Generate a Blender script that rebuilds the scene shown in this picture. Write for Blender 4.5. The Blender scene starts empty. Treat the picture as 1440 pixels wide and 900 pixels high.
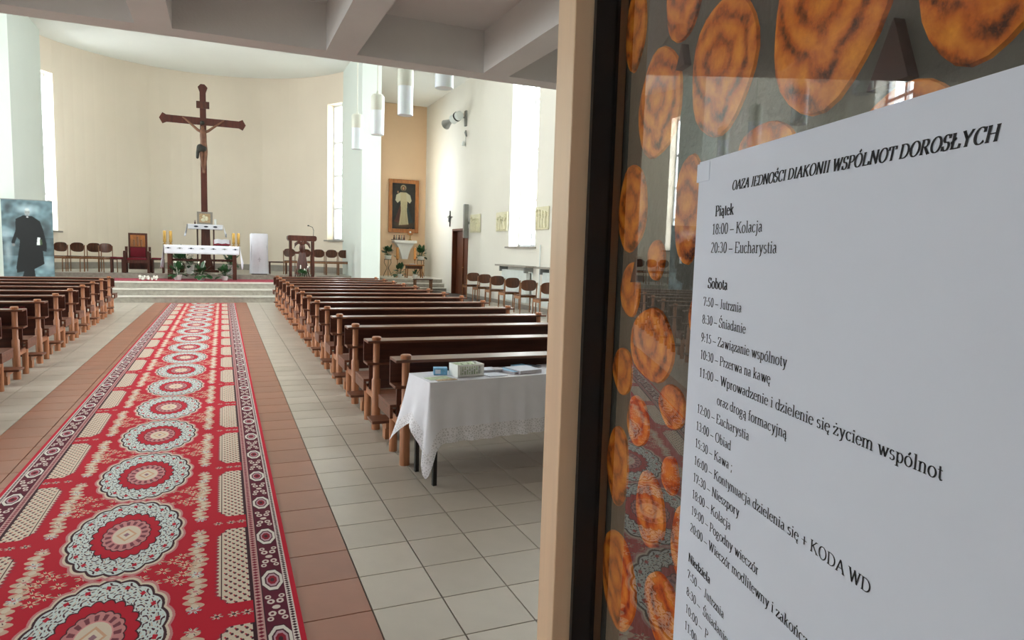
import bpy, bmesh, math, random
import numpy as np
from mathutils import Vector, Matrix
PI = math.pi
random.seed(7)
SC = bpy.context.scene
COL = SC.collection

# ------------------------------------------------------------------ camera
H = 1.64
def cam_axes(yaw, pitch, roll):
    cy, sy = math.cos(yaw), math.sin(yaw)
    f = Vector((sy*math.cos(pitch), cy*math.cos(pitch), -math.sin(pitch)))
    r = Vector((cy, -sy, 0)); u = r.cross(f)
    c, s = math.cos(roll), math.sin(roll)
    return c*r+s*u, -s*r+c*u, f
r_, u_, f_ = cam_axes(.4077, .0988, .0300)
cd = bpy.data.cameras.new('camera'); cam = bpy.data.objects.new('camera', cd); COL.objects.link(cam)
cam.matrix_world = Matrix(((r_.x, u_.x, -f_.x, 0), (r_.y, u_.y, -f_.y, 0), (r_.z, u_.z, -f_.z, H), (0, 0, 0, 1)))
cd.sensor_width = 36; cd.lens = 944.4/1440*36; cd.clip_start = .01; cd.clip_end = 200
SC.camera = cam
# ------------------------------------------------------------------ world, light, exposure
SC.view_settings.view_transform = 'Standard'; SC.view_settings.look = 'None'
SC.view_settings.gamma = 1; SC.view_settings.use_curve_mapping = False
SC.view_settings.exposure = 1.97
W = bpy.data.worlds.new('overcast_sky'); SC.world = W; W.use_nodes = True
wn = W.node_tree.nodes; wl = W.node_tree.links
bg = wn['Background']; bg.inputs['Strength'].default_value = 5.0
tc = wn.new('ShaderNodeTexCoord'); sx = wn.new('ShaderNodeSeparateXYZ'); cr = wn.new('ShaderNodeValToRGB')
wl.new(tc.outputs['Generated'], sx.inputs[0]); wl.new(sx.outputs['Z'], cr.inputs[0]); wl.new(cr.outputs[0], bg.inputs[0])
cr.color_ramp.elements[0].color = (.84, .87, .88, 1); cr.color_ramp.elements[1].color = (.94, .97, 1, 1)

WIN_Y = [(8.75, 10.75), (13.25, 15.25), (17.72, 19.66)]     # side-wall windows
XR, XL, ZC = 8.3, -9.3, 7.9
def portal(x, y, z, w, h, rz):
    l = bpy.data.lights.new('daylight_portal', 'AREA'); l.shape = 'RECTANGLE'; l.size = w; l.size_y = h
    l.cycles.is_portal = True
    o = bpy.data.objects.new('daylight_portal', l); COL.objects.link(o); o.location = (x, y, z)
    o.rotation_euler = (PI/2, 0, rz)
for y0, y1 in WIN_Y:
    portal(XR+.50, (y0+y1)/2, 4.5, y1-y0, 5.3, PI/2)
    portal(XL-.50, (y0+y1)/2, 4.5, y1-y0, 5.3, -PI/2)
AC, AR = (-.65, 23.0), 5.13
ADDED_WIN_L = [(1.3, 2.7), (3.2, 4.6)]; ADDED_WIN_R = []  # unseen windows under the gallery, added to brighten the near end
for y0, y1 in ADDED_WIN_L: portal(XL-.50, (y0+y1)/2, 1.85, y1-y0, 2.0, -PI/2)
portal(5.5, 27.3, 4.4, 1.3, 3.6, -PI/2-.2)  # portal of the unseen window added to light the chapel
for y0, y1 in ADDED_WIN_R: portal(XR+.50, (y0+y1)/2, 1.85, y1-y0, 2.0, PI/2)
portal(-4.45, -.5, 1.75, .9, 1.3, -PI/2)  # portal of the unseen vestibule window added to light the notice
A_WIN = [(math.radians(19.5), math.radians(34.4)), (math.radians(145.6), math.radians(160.5))]
for a0, a1 in A_WIN:
    a = (a0+a1)/2; R = AR+.42
    portal(AC[0]+R*math.cos(a), AC[1]+R*math.sin(a), 4.4, 1.5, 5.0, a+PI/2)

# ------------------------------------------------------------------ materials
def lin(c):
    return tuple(((v/255)/12.92 if v/255 <= .04045 else ((v/255+.055)/1.055)**2.4) for v in c)+(1,)
def mat(name, rgb, rough=.6, metal=0, var=.08, scale=6, stretch=(1, 1, 1), bump=0, bscale=60, spec=.5, island=False, sub=None, trans=0):
    m = bpy.data.materials.new(name); m.use_nodes = True
    n = m.node_tree.nodes; l = m.node_tree.links; b = n['Principled BSDF']
    b.inputs['Roughness'].default_value = rough; b.inputs['Metallic'].default_value = metal
    b.inputs['Specular IOR Level'].default_value = spec
    tc = n.new('ShaderNodeTexCoord'); mp = n.new('ShaderNodeMapping'); mp.inputs['Scale'].default_value = stretch
    l.new(tc.outputs['Object'], mp.inputs[0])
    no = n.new('ShaderNodeTexNoise'); no.inputs['Scale'].default_value = scale; no.inputs['Detail'].default_value = 5
    l.new(mp.outputs[0], no.inputs['Vector'])
    cr = n.new('ShaderNodeValToRGB'); c = lin(rgb)
    cr.color_ramp.elements[0].position = .3; cr.color_ramp.elements[1].position = .7
    cr.color_ramp.elements[0].color = tuple(v*(1-var*2) for v in c[:3])+(1,)
    cr.color_ramp.elements[1].color = tuple(min(1, v*(1+var)) for v in c[:3])+(1,)
    l.new(no.outputs['Fac'], cr.inputs[0]); out = cr.outputs[0]
    if island:
        g = n.new('ShaderNodeNewGeometry'); oi = n.new('ShaderNodeObjectInfo')
        ad = n.new('ShaderNodeMath'); ad.operation = 'ADD'; l.new(g.outputs['Random Per Island'], ad.inputs[0]); l.new(oi.outputs['Random'], ad.inputs[1])
        fr = n.new('ShaderNodeMath'); fr.operation = 'FRACT'; l.new(ad.outputs[0], fr.inputs[0])
        mr = n.new('ShaderNodeMapRange'); mr.inputs['To Min'].default_value = 1-island; mr.inputs['To Max'].default_value = 1+island
        l.new(fr.outputs[0], mr.inputs[0])
        hs = n.new('ShaderNodeHueSaturation'); l.new(out, hs.inputs['Color']); l.new(mr.outputs[0], hs.inputs['Value']); out = hs.outputs[0]
    l.new(out, b.inputs['Base Color'])
    if bump:
        n2 = n.new('ShaderNodeTexNoise'); n2.inputs['Scale'].default_value = bscale; n2.inputs['Detail'].default_value = 4
        l.new(mp.outputs[0], n2.inputs['Vector'])
        bp = n.new('ShaderNodeBump'); bp.inputs['Strength'].default_value = bump; bp.inputs['Distance'].default_value = .01
        l.new(n2.outputs['Fac'], bp.inputs['Height']); l.new(bp.outputs[0], b.inputs['Normal'])
    if sub: b.inputs['Subsurface Weight'].default_value = sub; b.inputs['Subsurface Radius'].default_value = (.02, .01, .005)
    if trans: b.inputs['Transmission Weight'].default_value = trans
    m['bsdf'] = b.name
    return m
M = {}
M['wall'] = mat('cream_plaster', (228, 224, 214), .9, var=.015, scale=.7, bump=.05, bscale=90)
M['apse'] = mat('beige_plaster', (232, 219, 201), .9, var=.02, scale=.5, bump=.05, bscale=90)
M['peach'] = mat('peach_plaster', (236, 204, 168), .9, var=.02, scale=.6)
M['pil'] = mat('pale_green_plaster', (212, 220, 213), .85, var=.01, scale=.8)
M['ceil'] = mat('white_ceiling_plaster', (238, 240, 235), .9, var=.01, scale=.6)
M['concrete'] = mat('painted_concrete', (228, 225, 223), .85, var=.03, scale=2, bump=.12, bscale=70)
M['grout'] = mat('dark_grout', (92, 84, 78), .9, var=.1, scale=20)
M['tile'] = mat('grey_floor_tile', (192, 181, 168), .30, var=.05, scale=3, island=.05, bump=.03, bscale=30)
M['redtile'] = mat('terracotta_floor_tile', (158, 100, 76), .34, var=.07, scale=3, island=.06, bump=.03, bscale=30)
M['step'] = mat('step_terrazzo', (166, 160, 148), .4, var=.1, scale=12)
M['nosing'] = mat('white_step_nosing', (224, 220, 210), .35, var=.04, scale=8)
M['plinth'] = mat('grey_stone_plinth', (150, 143, 134), .5, var=.06, scale=6)
M['pew'] = mat('pew_wood', (112, 66, 46), .36, var=.22, scale=4, stretch=(.5, 8, 8), bump=.05, bscale=20)
M['pewdark'] = mat('pew_dark_board', (84, 44, 32), .34, var=.2, scale=4, stretch=(.5, 8, 8))
M['pewlight'] = mat('pew_leg_wood', (184, 122, 84), .42, var=.2, scale=5, stretch=(6, 6, .6))
M['chairwood'] = mat('chair_plywood', (92, 54, 34), .3, var=.2, scale=4, stretch=(6, 6, 1))
M['chairleg'] = mat('chair_frame_wood', (148, 102, 68), .4, var=.15, scale=5, stretch=(6, 6, 1))
M['darkwood'] = mat('dark_stained_wood', (84, 42, 28), .4, var=.25, scale=4, stretch=(5, 5, .7))
M['crosswood'] = mat('reddish_cross_wood', (92, 40, 28), .42, var=.2, scale=3, stretch=(3, 3, .6))
M['doorwood'] = mat('brown_door_wood', (96, 48, 26), .4, var=.15, scale=4, stretch=(6, 6, .5))
M['orangewood'] = mat('orange_varnished_wood', (176, 112, 58), .35, var=.18, scale=5, stretch=(6, 6, .8))
M['beech'] = mat('beech_stile_wood', (230, 198, 164), .32, var=.06, scale=6, stretch=(6, 6, .5), bump=.02, bscale=60)
M['black'] = mat('black_rubber', (16, 16, 18), .45, var=.05)
M['blackmetal'] = mat('black_metal', (30, 26, 26), .4, metal=.4, var=.05)
M['cloth'] = mat('white_linen', (232, 232, 240), .85, var=.015, scale=10, bump=.1, bscale=200)
M['gold'] = mat('polished_brass', (176, 140, 78), .32, metal=1, var=.1)
M['amberwax'] = mat('honey_wax', (214, 150, 84), .5, var=.05, sub=.1)
M['white'] = mat('white_glaze', (236, 236, 232), .35, var=.01)
M['leaf'] = mat('green_leaf', (44, 84, 44), .4, var=.35, scale=9)
M['petal'] = mat('white_petal', (240, 236, 226), .6, var=.03)
M['red'] = mat('wine_red_fabric', (120, 18, 36), .8, var=.1)
M['sanct'] = mat('pink_red_rug', (176, 66, 84), .95, var=.3, scale=14, stretch=(1, 3, 1))
M['metal'] = mat('grey_painted_metal', (150, 152, 150), .4, metal=.5, var=.04)
M['radiator'] = mat('white_enamel_metal', (226, 232, 230), .4, var=.01)
M['relief'] = mat('cream_relief_stone', (222, 216, 186), .7, var=.05, scale=14)
M['flesh'] = mat('painted_carved_figure', (128, 86, 64), .55, var=.12, scale=12)
M['darkgreen'] = mat('darkened_carved_cloth', (50, 48, 42), .6, var=.1)
M['paper'] = mat('white_paper', (222, 227, 240), .8, var=.006, scale=30)
M['ink'] = mat('black_ink', (30, 30, 36), .7, var=.02)
M['blue'] = mat('blue_print', (120, 180, 220), .5, var=.15, scale=40)
M['green'] = mat('pale_green_print', (190, 204, 170), .6, var=.15, scale=40)
M['navy'] = mat('dark_blue_print', (30, 36, 60), .5, var=.1)
M['pages'] = mat('booklet_pages', (200, 196, 204), .7, var=.03, scale=50)
M['tan'] = mat('tan_print', (200, 170, 130), .6, var=.25, scale=60)
M['upvc'] = mat('white_window_frame', (226, 228, 232), .4, var=.01)
M['opal'] = mat('opal_lamp_glass', (232, 240, 244), .25, var=.01, scale=5, sub=.2)
M['lampcap'] = mat('ivory_lamp_cap', (216, 218, 204), .4, var=.01)
M['resin'] = mat('grey_cement_matrix', (84, 80, 72), .75, var=.2, scale=14, bump=.3, bscale=120)
M['darkglass'] = mat('dark_red_glass_chip', (58, 20, 14), .8, var=.3, scale=60)

def glass_mat(name, tint=(1, 1, 1, 1), ior=1.5, mul=1.0):
    m = bpy.data.materials.new(name); m.use_nodes = True; n = m.node_tree.nodes; l = m.node_tree.links; n.clear()
    o = n.new('ShaderNodeOutputMaterial'); mx = n.new('ShaderNodeMixShader'); t = n.new('ShaderNodeBsdfTransparent'); g = n.new('ShaderNodeBsdfGlossy')
    t.inputs[0].default_value = tint; g.inputs['Roughness'].default_value = .0
    fr = n.new('ShaderNodeFresnel'); fr.inputs['IOR'].default_value = ior
    mm = n.new('ShaderNodeMath'); mm.operation = 'MULTIPLY'; mm.use_clamp = True; mm.inputs[1].default_value = mul
    ge = n.new('ShaderNodeNewGeometry'); fm = n.new('ShaderNodeMath'); fm.operation = 'SUBTRACT'; fm.inputs[0].default_value = 1; fm.use_clamp = True; l.new(ge.outputs['Backfacing'], fm.inputs[1])
    m4 = n.new('ShaderNodeMath'); m4.operation = 'MULTIPLY'; l.new(fr.outputs[0], mm.inputs[0]); l.new(mm.outputs[0], m4.inputs[0]); l.new(fm.outputs[0], m4.inputs[1]); l.new(m4.outputs[0], mx.inputs[0]); l.new(t.outputs[0], mx.inputs[1]); l.new(g.outputs[0], mx.inputs[2]); l.new(mx.outputs[0], o.inputs[0])
    return m
M['winglass'] = glass_mat('window_glass', (.96, .98, .98, 1), 1.45)
M['doorglass'] = glass_mat('door_glass', (.97, .98, .97, 1), 1.52, 1.8)
def disc_mat():
    m = mat('amber_slag_glass', (205, 118, 30), .55, var=.25, scale=30, spec=.15)
    n = m.node_tree.nodes; l = m.node_tree.links; b = n['Principled BSDF']
    tc = n.new('ShaderNodeTexCoord'); oi = n.new('ShaderNodeObjectInfo')
    wv = n.new('ShaderNodeTexNoise'); wv.inputs['Scale'].default_value = 22; wv.inputs['Detail'].default_value = 6
    l.new(tc.outputs['Object'], wv.inputs['Vector'])
    ln = n.new('ShaderNodeVectorMath'); ln.operation = 'LENGTH'; l.new(tc.outputs['Object'], ln.inputs[0])
    m1 = n.new('ShaderNodeMath'); m1.operation = 'MULTIPLY_ADD'; m1.inputs[1].default_value = 430; l.new(ln.outputs['Value'], m1.inputs[0])
    m2 = n.new('ShaderNodeMath'); m2.operation = 'MULTIPLY'; m2.inputs[1].default_value = 24; l.new(wv.outputs['Fac'], m2.inputs[0]); l.new(m2.outputs[0], m1.inputs[2])
    sn = n.new('ShaderNodeMath'); sn.operation = 'SINE'; l.new(m1.outputs[0], sn.inputs[0])
    n3 = n.new('ShaderNodeTexNoise'); n3.inputs['Scale'].default_value = 70; n3.inputs['Detail'].default_value = 8; n3.inputs['Roughness'].default_value = .75; l.new(tc.outputs['Object'], n3.inputs['Vector'])
    m3 = n.new('ShaderNodeMath'); m3.operation = 'MULTIPLY_ADD'; m3.inputs[1].default_value = .13; l.new(sn.outputs[0], m3.inputs[0]); l.new(n3.outputs['Fac'], m3.inputs[2])
    cr = n.new('ShaderNodeValToRGB'); e = cr.color_ramp.elements
    e[0].position = .26; e[0].color = lin((70, 26, 8)); e[1].position = .78; e[1].color = lin((250, 160, 54))
    k = e.new(.44); k.color = lin((206, 100, 22))
    l.new(m3.outputs[0], cr.inputs[0]); l.new(cr.outputs[0], b.inputs['Base Color'])
    return m
M['disc'] = disc_mat()
def lace_mat():
    m = mat('white_lace', (236, 234, 240), .85, var=.01)
    n = m.node_tree.nodes; l = m.node_tree.links; b = n['Principled BSDF']
    tc = n.new('ShaderNodeTexCoord'); v = n.new('ShaderNodeTexVoronoi'); v.feature = 'DISTANCE_TO_EDGE'; v.inputs['Scale'].default_value = 60
    l.new(tc.outputs['Object'], v.inputs['Vector'])
    mr = n.new('ShaderNodeMapRange'); mr.inputs['From Min'].default_value = .10; mr.inputs['From Max'].default_value = .2; mr.inputs['To Min'].default_value = 1; mr.inputs['To Max'].default_value = .72
    l.new(v.outputs['Distance'], mr.inputs[0]); l.new(mr.outputs[0], b.inputs['Alpha'])
    return m
M['lace'] = lace_mat()
def img_mat(name, arr, W_, H_, rough=.6, flip=False):
    h, w, _ = arr.shape
    im = bpy.data.images.new(name, w, h); px = np.ones((h, w, 4), np.float32); px[..., :3] = arr
    im.pixels.foreach_set(px.ravel()); im.update(); im.pack()
    m = bpy.data.materials.new(name); m.use_nodes = True; n = m.node_tree.nodes; l = m.node_tree.links; b = n['Principled BSDF']
    b.inputs['Roughness'].default_value = rough
    tc = n.new('ShaderNodeTexCoord'); mp = n.new('ShaderNodeMapping')
    t = n.new('ShaderNodeTexImage'); t.image = im; t.extension = 'REPEAT'
    l.new(tc.outputs['Object'], mp.inputs[0]); l.new(mp.outputs[0], t.inputs[0]); l.new(t.outputs[0], b.inputs['Base Color'])
    if flip:   # upright print: object x,z -> image
        mp.inputs['Rotation'].default_value = (-PI/2, 0, 0)
        mp.inputs['Scale'].default_value = (1/W_, 1/H_, 1/H_)
    else:
        mp.inputs['Scale'].default_value = (1/W_, 1/H_, 1)
    return m, mp

# ------------------------------------------------------------------ mesh helpers
class B:
    def __init__(s): s.v = []; s.f = []; s.m = []; s.mi = 0
    def add(s, vs, fs):
        o = len(s.v); s.v += [tuple(v) for v in vs]; s.f += [tuple(i+o for i in f) for f in fs]; s.m += [s.mi]*len(fs); return s
    def box(s, x0, x1, y0, y1, z0, z1):
        return s.add([(x0,y0,z0),(x1,y0,z0),(x1,y1,z0),(x0,y1,z0),(x0,y0,z1),(x1,y0,z1),(x1,y1,z1),(x0,y1,z1)],
            [(0,3,2,1),(4,5,6,7),(0,1,5,4),(1,2,6,5),(2,3,7,6),(3,0,4,7)])
    def prism(s, pts, z0, z1):           # polygon in xy, extruded in z
        n = len(pts)
        return s.add([(x,y,z0) for x,y in pts]+[(x,y,z1) for x,y in pts],
            [tuple(range(n))[::-1], tuple(range(n,2*n))]+[(i,(i+1)%n,n+(i+1)%n,n+i) for i in range(n)])
    def prismy(s, pts, y0, y1):          # polygon in xz, extruded in y
        n = len(pts)
        return s.add([(x,y0,z) for x,z in pts]+[(x,y1,z) for x,z in pts],
            [tuple(range(n)), tuple(range(n,2*n))[::-1]]+[(i,n+i,n+(i+1)%n,(i+1)%n) for i in range(n)])
    def lathe(s, prof, cx=0, cy=0, n=16, sx=1, sy=1):
        vs = [(cx+r*sx*math.cos(2*PI*k/n), cy+r*sy*math.sin(2*PI*k/n), z) for r, z in prof for k in range(n)]
        fs = [(i*n+k, i*n+(k+1)%n, (i+1)*n+(k+1)%n, (i+1)*n+k) for i in range(len(prof)-1) for k in range(n)]
        fs += [tuple(range(n))[::-1], tuple((len(prof)-1)*n+k for k in range(n))]
        return s.add(vs, fs)
    def tube(s, pts, r, n=6):
        pts = [Vector(p) for p in pts]; rs = r if isinstance(r, (list, tuple)) else [r]*len(pts); vs = []
        for i, p in enumerate(pts):
            t = (pts[min(i+1,len(pts)-1)]-pts[max(i-1,0)]).normalized()
            a = t.cross(Vector((0,0,1)) if abs(t.z) < .9 else Vector((1,0,0))).normalized(); b = t.cross(a)
            vs += [p+rs[i]*(math.cos(2*PI*k/n)*a+math.sin(2*PI*k/n)*b) for k in range(n)]
        fs = [(i*n+k, i*n+(k+1)%n, (i+1)*n+(k+1)%n, (i+1)*n+k) for i in range(len(pts)-1) for k in range(n)]
        fs += [tuple(range(n))[::-1], tuple((len(pts)-1)*n+k for k in range(n))]
        return s.add(vs, fs)
    def ball(s, c, r, n=10, m=6):
        rx, ry, rz = r if isinstance(r, tuple) else (r, r, r)
        prof = [(max(.001, math.sin(PI*i/m)), -math.cos(PI*i/m)) for i in range(m+1)]
        vs = [(c[0]+rx*q*math.cos(2*PI*k/n), c[1]+ry*q*math.sin(2*PI*k/n), c[2]+rz*w) for q, w in prof for k in range(n)]
        fs = [(i*n+k, i*n+(k+1)%n, (i+1)*n+(k+1)%n, (i+1)*n+k) for i in range(m) for k in range(n)]
        return s.add(vs, fs)
    def obj(s, name, mats, parent=None, smooth=False, bevel=0):
        me = bpy.data.meshes.new(name); me.from_pydata(s.v, [], s.f)
        if not isinstance(mats, (list, tuple)): mats = [mats]
        for m_ in mats: me.materials.append(M[m_] if isinstance(m_, str) else m_)
        me.polygons.foreach_set('material_index', s.m)
        bm = bmesh.new(); bm.from_mesh(me); bmesh.ops.recalc_face_normals(bm, faces=bm.faces); bm.to_mesh(me); bm.free()
        if smooth:
            me.polygons.foreach_set('use_smooth', [True]*len(me.polygons))
            me.set_sharp_from_angle(angle=math.radians(40))
        o = bpy.data.objects.new(name, me); COL.objects.link(o)
        if parent: o.parent = parent
        if bevel:
            b = o.modifiers.new('bevel', 'BEVEL'); b.width = bevel; b.segments = 2; b.limit_method = 'ANGLE'
        return o
def tag(o, label=None, cat=None, group=None, kind=None):
    if label: o['label'] = label
    if cat: o['category'] = cat
    if group: o['group'] = group
    if kind: o['kind'] = kind
    return o
def thing(name, label, cat, loc=(0,0,0), rz=0, group=None):
    o = bpy.data.objects.new(name, None); o.empty_display_size = .1; COL.objects.link(o)
    o.location = loc; o.rotation_euler = (0, 0, rz)
    return tag(o, label, cat, group)
KIDS = {}
def kids(o): return [c for c in COL.objects if c.parent == o]
def dup(root, loc, rz=0, label=None, tree={}):
    if root.name not in tree: tree[root.name] = [(c, kids(c)) for c in kids(root)]
    r = root.copy(); COL.objects.link(r); r.location = loc; r.rotation_euler = (0, 0, rz)
    if label: r['label'] = label
    for c, gs in tree[root.name]:
        k = c.copy(); COL.objects.link(k); k.parent = r
        for g in gs:
            q = g.copy(); COL.objects.link(q); q.parent = k
    return r
def struct(o): o['kind'] = 'structure'; return o
ORD = ['first','second','third','fourth','fifth','sixth','seventh','eighth','ninth','tenth','eleventh','twelfth','thirteenth','fourteenth']

# ================================================================== SETTING
floor = struct(B().box(XL-.5, XR+.5, -2.5, 29.8, -.2, -.010).obj('floor', 'grout'))
T = 1/3; g = .0035; X0, Y0 = .609, 5.2503
tile_me = {}
def tile_mesh(kind):
    if kind not in tile_me:
        o = B().box(g, T-g, g, T-g, -.012, 0).obj('tmp', kind); tile_me[kind] = o.data; bpy.data.objects.remove(o)
    return tile_me[kind]
rest = {'tile': B(), 'redtile': B()}
j0, j1 = math.floor((-2.4-Y0)/T), math.ceil((20.8-Y0)/T)
for i in range(math.floor((XL-X0)/T), math.ceil((XR-X0)/T)):
    for j in range(j0, j1):
        x, y = X0+i*T, Y0+j*T
        red = -7 <= i <= -1
        k = 'redtile' if red else 'tile'
        single = (1.6 < y < 9.2 and i in (-1, -7)) or (1.6 < y < 8 and 0 <= i <= 7) or (4.6 < y < 10 and -12 <= i <= -8)
        if single:
            o = bpy.data.objects.new('red_floor_tile' if red else 'grey_floor_tile', tile_mesh(k)); COL.objects.link(o)
            o.location = (x, y, 0); o.parent = floor
        else:
            xa, xb = max(x+g, XL), min(x+T-g, XR)
            if xb > xa: rest[k].box(xa, xb, y+g, y+T-g, -.012, 0)
r1 = rest['tile'].obj('grey_floor_tiles', 'tile', floor); r1['kind'] = 'stuff'
r2 = rest['redtile'].obj('red_floor_tiles', 'redtile', floor); r2['kind'] = 'stuff'

def side_wall(name, x0, x1, wins, y_end, holes=()):
    b = B(); y = .75
    for y0, y1, z0, z1 in sorted([(a, c, 1.85, 7.15) for a, c in wins]+list(holes)+[(a, c, .85, 2.85) for a, c in (ADDED_WIN_R if x0 > 0 else ADDED_WIN_L)]):
        b.box(x0, x1, y, y0, 0, ZC)
        if z0 > 0: b.box(x0, x1, y0, y1, 0, z0)
        b.box(x0, x1, y0, y1, z1, ZC); y = y1
    b.box(x0, x1, y, y_end, 0, ZC)
    return struct(b.obj(name, 'wall'))
DOORH = (23.5, 25.35, 0, 2.52)
side_wall('wall_right', XR, XR+.55, WIN_Y, 29.8, [DOORH])
side_wall('wall_left', XL-.55, XL, WIN_Y, 22.0)
struct(B().box(XR+.5, XR+.6, 23.3, 25.5, 0, 2.7).obj('wall_door_recess', 'wall'))
# entrance wall with door opening, vestibule
b = B(); b.box(XL-.55, -1.35, .5, .75, 0, ZC); b.box(.42, XR+.55, .5, .75, 0, ZC); b.box(-1.35, .42, .5, .75, 2.6, ZC)
struct(b.obj('wall_entrance', 'wall'))
b = B(); b.box(-4.4, -4.2, -2.5, .5, 0, 1.1); b.box(-4.4, -4.2, -2.5, .5, 2.4, 2.9); b.box(-4.4, -4.2, -2.5, -.95, 1.1, 2.4); b.box(-4.4, -4.2, -.05, .5, 1.1, 2.4)
b.box(1.6, 1.8, -2.5, .5, 0, 2.9); b.box(-4.4, 1.8, -2.7, -2.5, 0, 2.9)
struct(b.obj('wall_vestibule', 'wall'))
struct(B().box(-4.4, 1.8, -2.7, .5, 2.9, 3.1).obj('ceiling_vestibule', 'ceil'))
struct(B().box(XL-.55, XR+.55, .5, 22.0, ZC, ZC+.3).obj('ceiling', 'ceil'))
struct(B().prism([(AC[0]+(AR+.2)*math.cos(PI*k/32), AC[1]+(AR+.2)*math.sin(PI*k/32)) for k in range(33)]+[(-5.75, 21.9), (4.62, 21.9)], ZC, ZC+.3).obj('ceiling_apse', 'ceil'))
struct(B().prism([(4.7, 21.9), (XR+.55, 21.9), (XR+.55, 29.8), (6.25, 29.8)], ZC, ZC+.3).obj('ceiling_chapel', 'ceil'))
# gallery with coffers
b = B()
b.box(XL, XR, .75, 5.14, 3.31, 3.5)
b.box(XL, XR, 4.95, 5.14, 3.0, 4.25)
b.box(XL, XR, 2.2, 2.4, 3.0, 3.35)
b.box(XL, XR, .75, .9, 3.0, 3.35)
for k in range(-8, 7):
    x = .675+1.165*k
    b.box(x, x+.21, .9, 4.95, 3.0, 3.35)
struct(b.obj('ceiling_gallery', 'concrete'))
# pilasters / chancel arch
b = B()
b.prism([(4.02, 21.5), (4.62, 21.5), (4.62, 24.6), (4.02, 25.35)], 0, ZC); struct(b.obj('wall_pilaster_right', 'pil'))
b = B(); b.box(-5.75, -4.99, 21.5, 24.9, 0, ZC); struct(b.obj('wall_pilaster_left', 'pil'))
struct(B().box(XL, -5.75, 21.5, 22.0, 0, ZC).obj('wall_left_chancel', 'wall'))
struct(B().box(6.1, XR+.5, 29.3, 29.8, 0, ZC).obj('wall_chapel_back', 'peach'))
b = B(); cw = lambda y: 4.60+(y-21.9)*1.6/7.6
for ya, yb, za, zb in ((21.9, 26.6, 0, ZC), (26.6, 28.0, 0, 2.6), (26.6, 28.0, 6.2, ZC), (28.0, 29.5, 0, ZC)):
    b.prism([(cw(ya)-.1, ya), (cw(ya), ya), (cw(yb), yb), (cw(yb)-.1, yb)], za, zb)
struct(b.obj('wall_chapel_left', 'wall'))
# apse wall (half round) with two windows
def arc(b, a0, a1, z0, z1, r0=AR, r1=AR+.4, step=math.radians(4)):
    n = max(1, round((a1-a0)/step))
    for k in range(n):
        t0, t1 = a0+(a1-a0)*k/n, a0+(a1-a0)*(k+1)/n
        p = [(AC[0]+r*math.cos(t), AC[1]+r*math.sin(t)) for r, t in ((r0, t0), (r1, t0), (r1, t1), (r0, t1))]
        b.prism(p, z0, z1)
b = B(); aZ0, aZ1 = 1.93, 6.86
a_prev = math.radians(8)
for a0, a1 in A_WIN:
    arc(b, a_prev, a0, 0, ZC); arc(b, a0, a1, 0, aZ0); arc(b, a0, a1, aZ1, ZC); a_prev = a1
arc(b, a_prev, math.radians(170), 0, ZC)
apse = struct(b.obj('wall_apse', 'apse', smooth=True))
b = B(); arc(b, math.radians(8), math.radians(170), .7, .92, AR-.03, AR+.01); struct(b.obj('baseboard_apse', 'plinth'))
# sanctuary platform and steps
def steps(name, x0, x1, ys, h, yend, parent=None):
    root = struct(bpy.data.objects.new(name, None)); COL.objects.link(root)
    for k, y in enumerate(ys):
        B().box(x0, x1, y+.02, yend, h*k, h*(k+1)-.035).obj('riser', 'step', root)
        B().box(x0, x1, y, yend if k == len(ys)-1 else ys[k+1]+.1, h*(k+1)-.035, h*(k+1)).obj('tread', 'nosing' , root)
    return root
steps('floor_sanctuary_steps', -5.6, 4.62, [20.75, 21.05, 21.35], .183, 21.6)
struct(B().prism([(-5.2, 21.59), (4.1, 21.59), (4.1, 23.1), (4.4, 25.0), (3.0, 27.4), (1, 28.4), (-2, 28.4), (-4.6, 27), (-5.9, 24.8), (-5.2, 23.1)], 0, .548).obj('floor_sanctuary', 'step'))
struct(B().prism([(-5.2, 23.2), (4.1, 23.2), (4.4, 25.0), (3.0, 27.4), (1, 28.4), (-2, 28.4), (-4.6, 27), (-5.9, 24.8)], .5, .70).obj('floor_upper_dais', 'step'))
steps('floor_chapel_steps', 5.95, XR, [26.0, 26.3, 26.6], .17, 29.3)
tag(B().box(-4.6, 3.6, 21.62, 23.1, .549, .562).obj('sanctuary_rug', 'sanct'), 'pinkish red rug laid across the sanctuary platform under the altar', 'rug')

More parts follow.
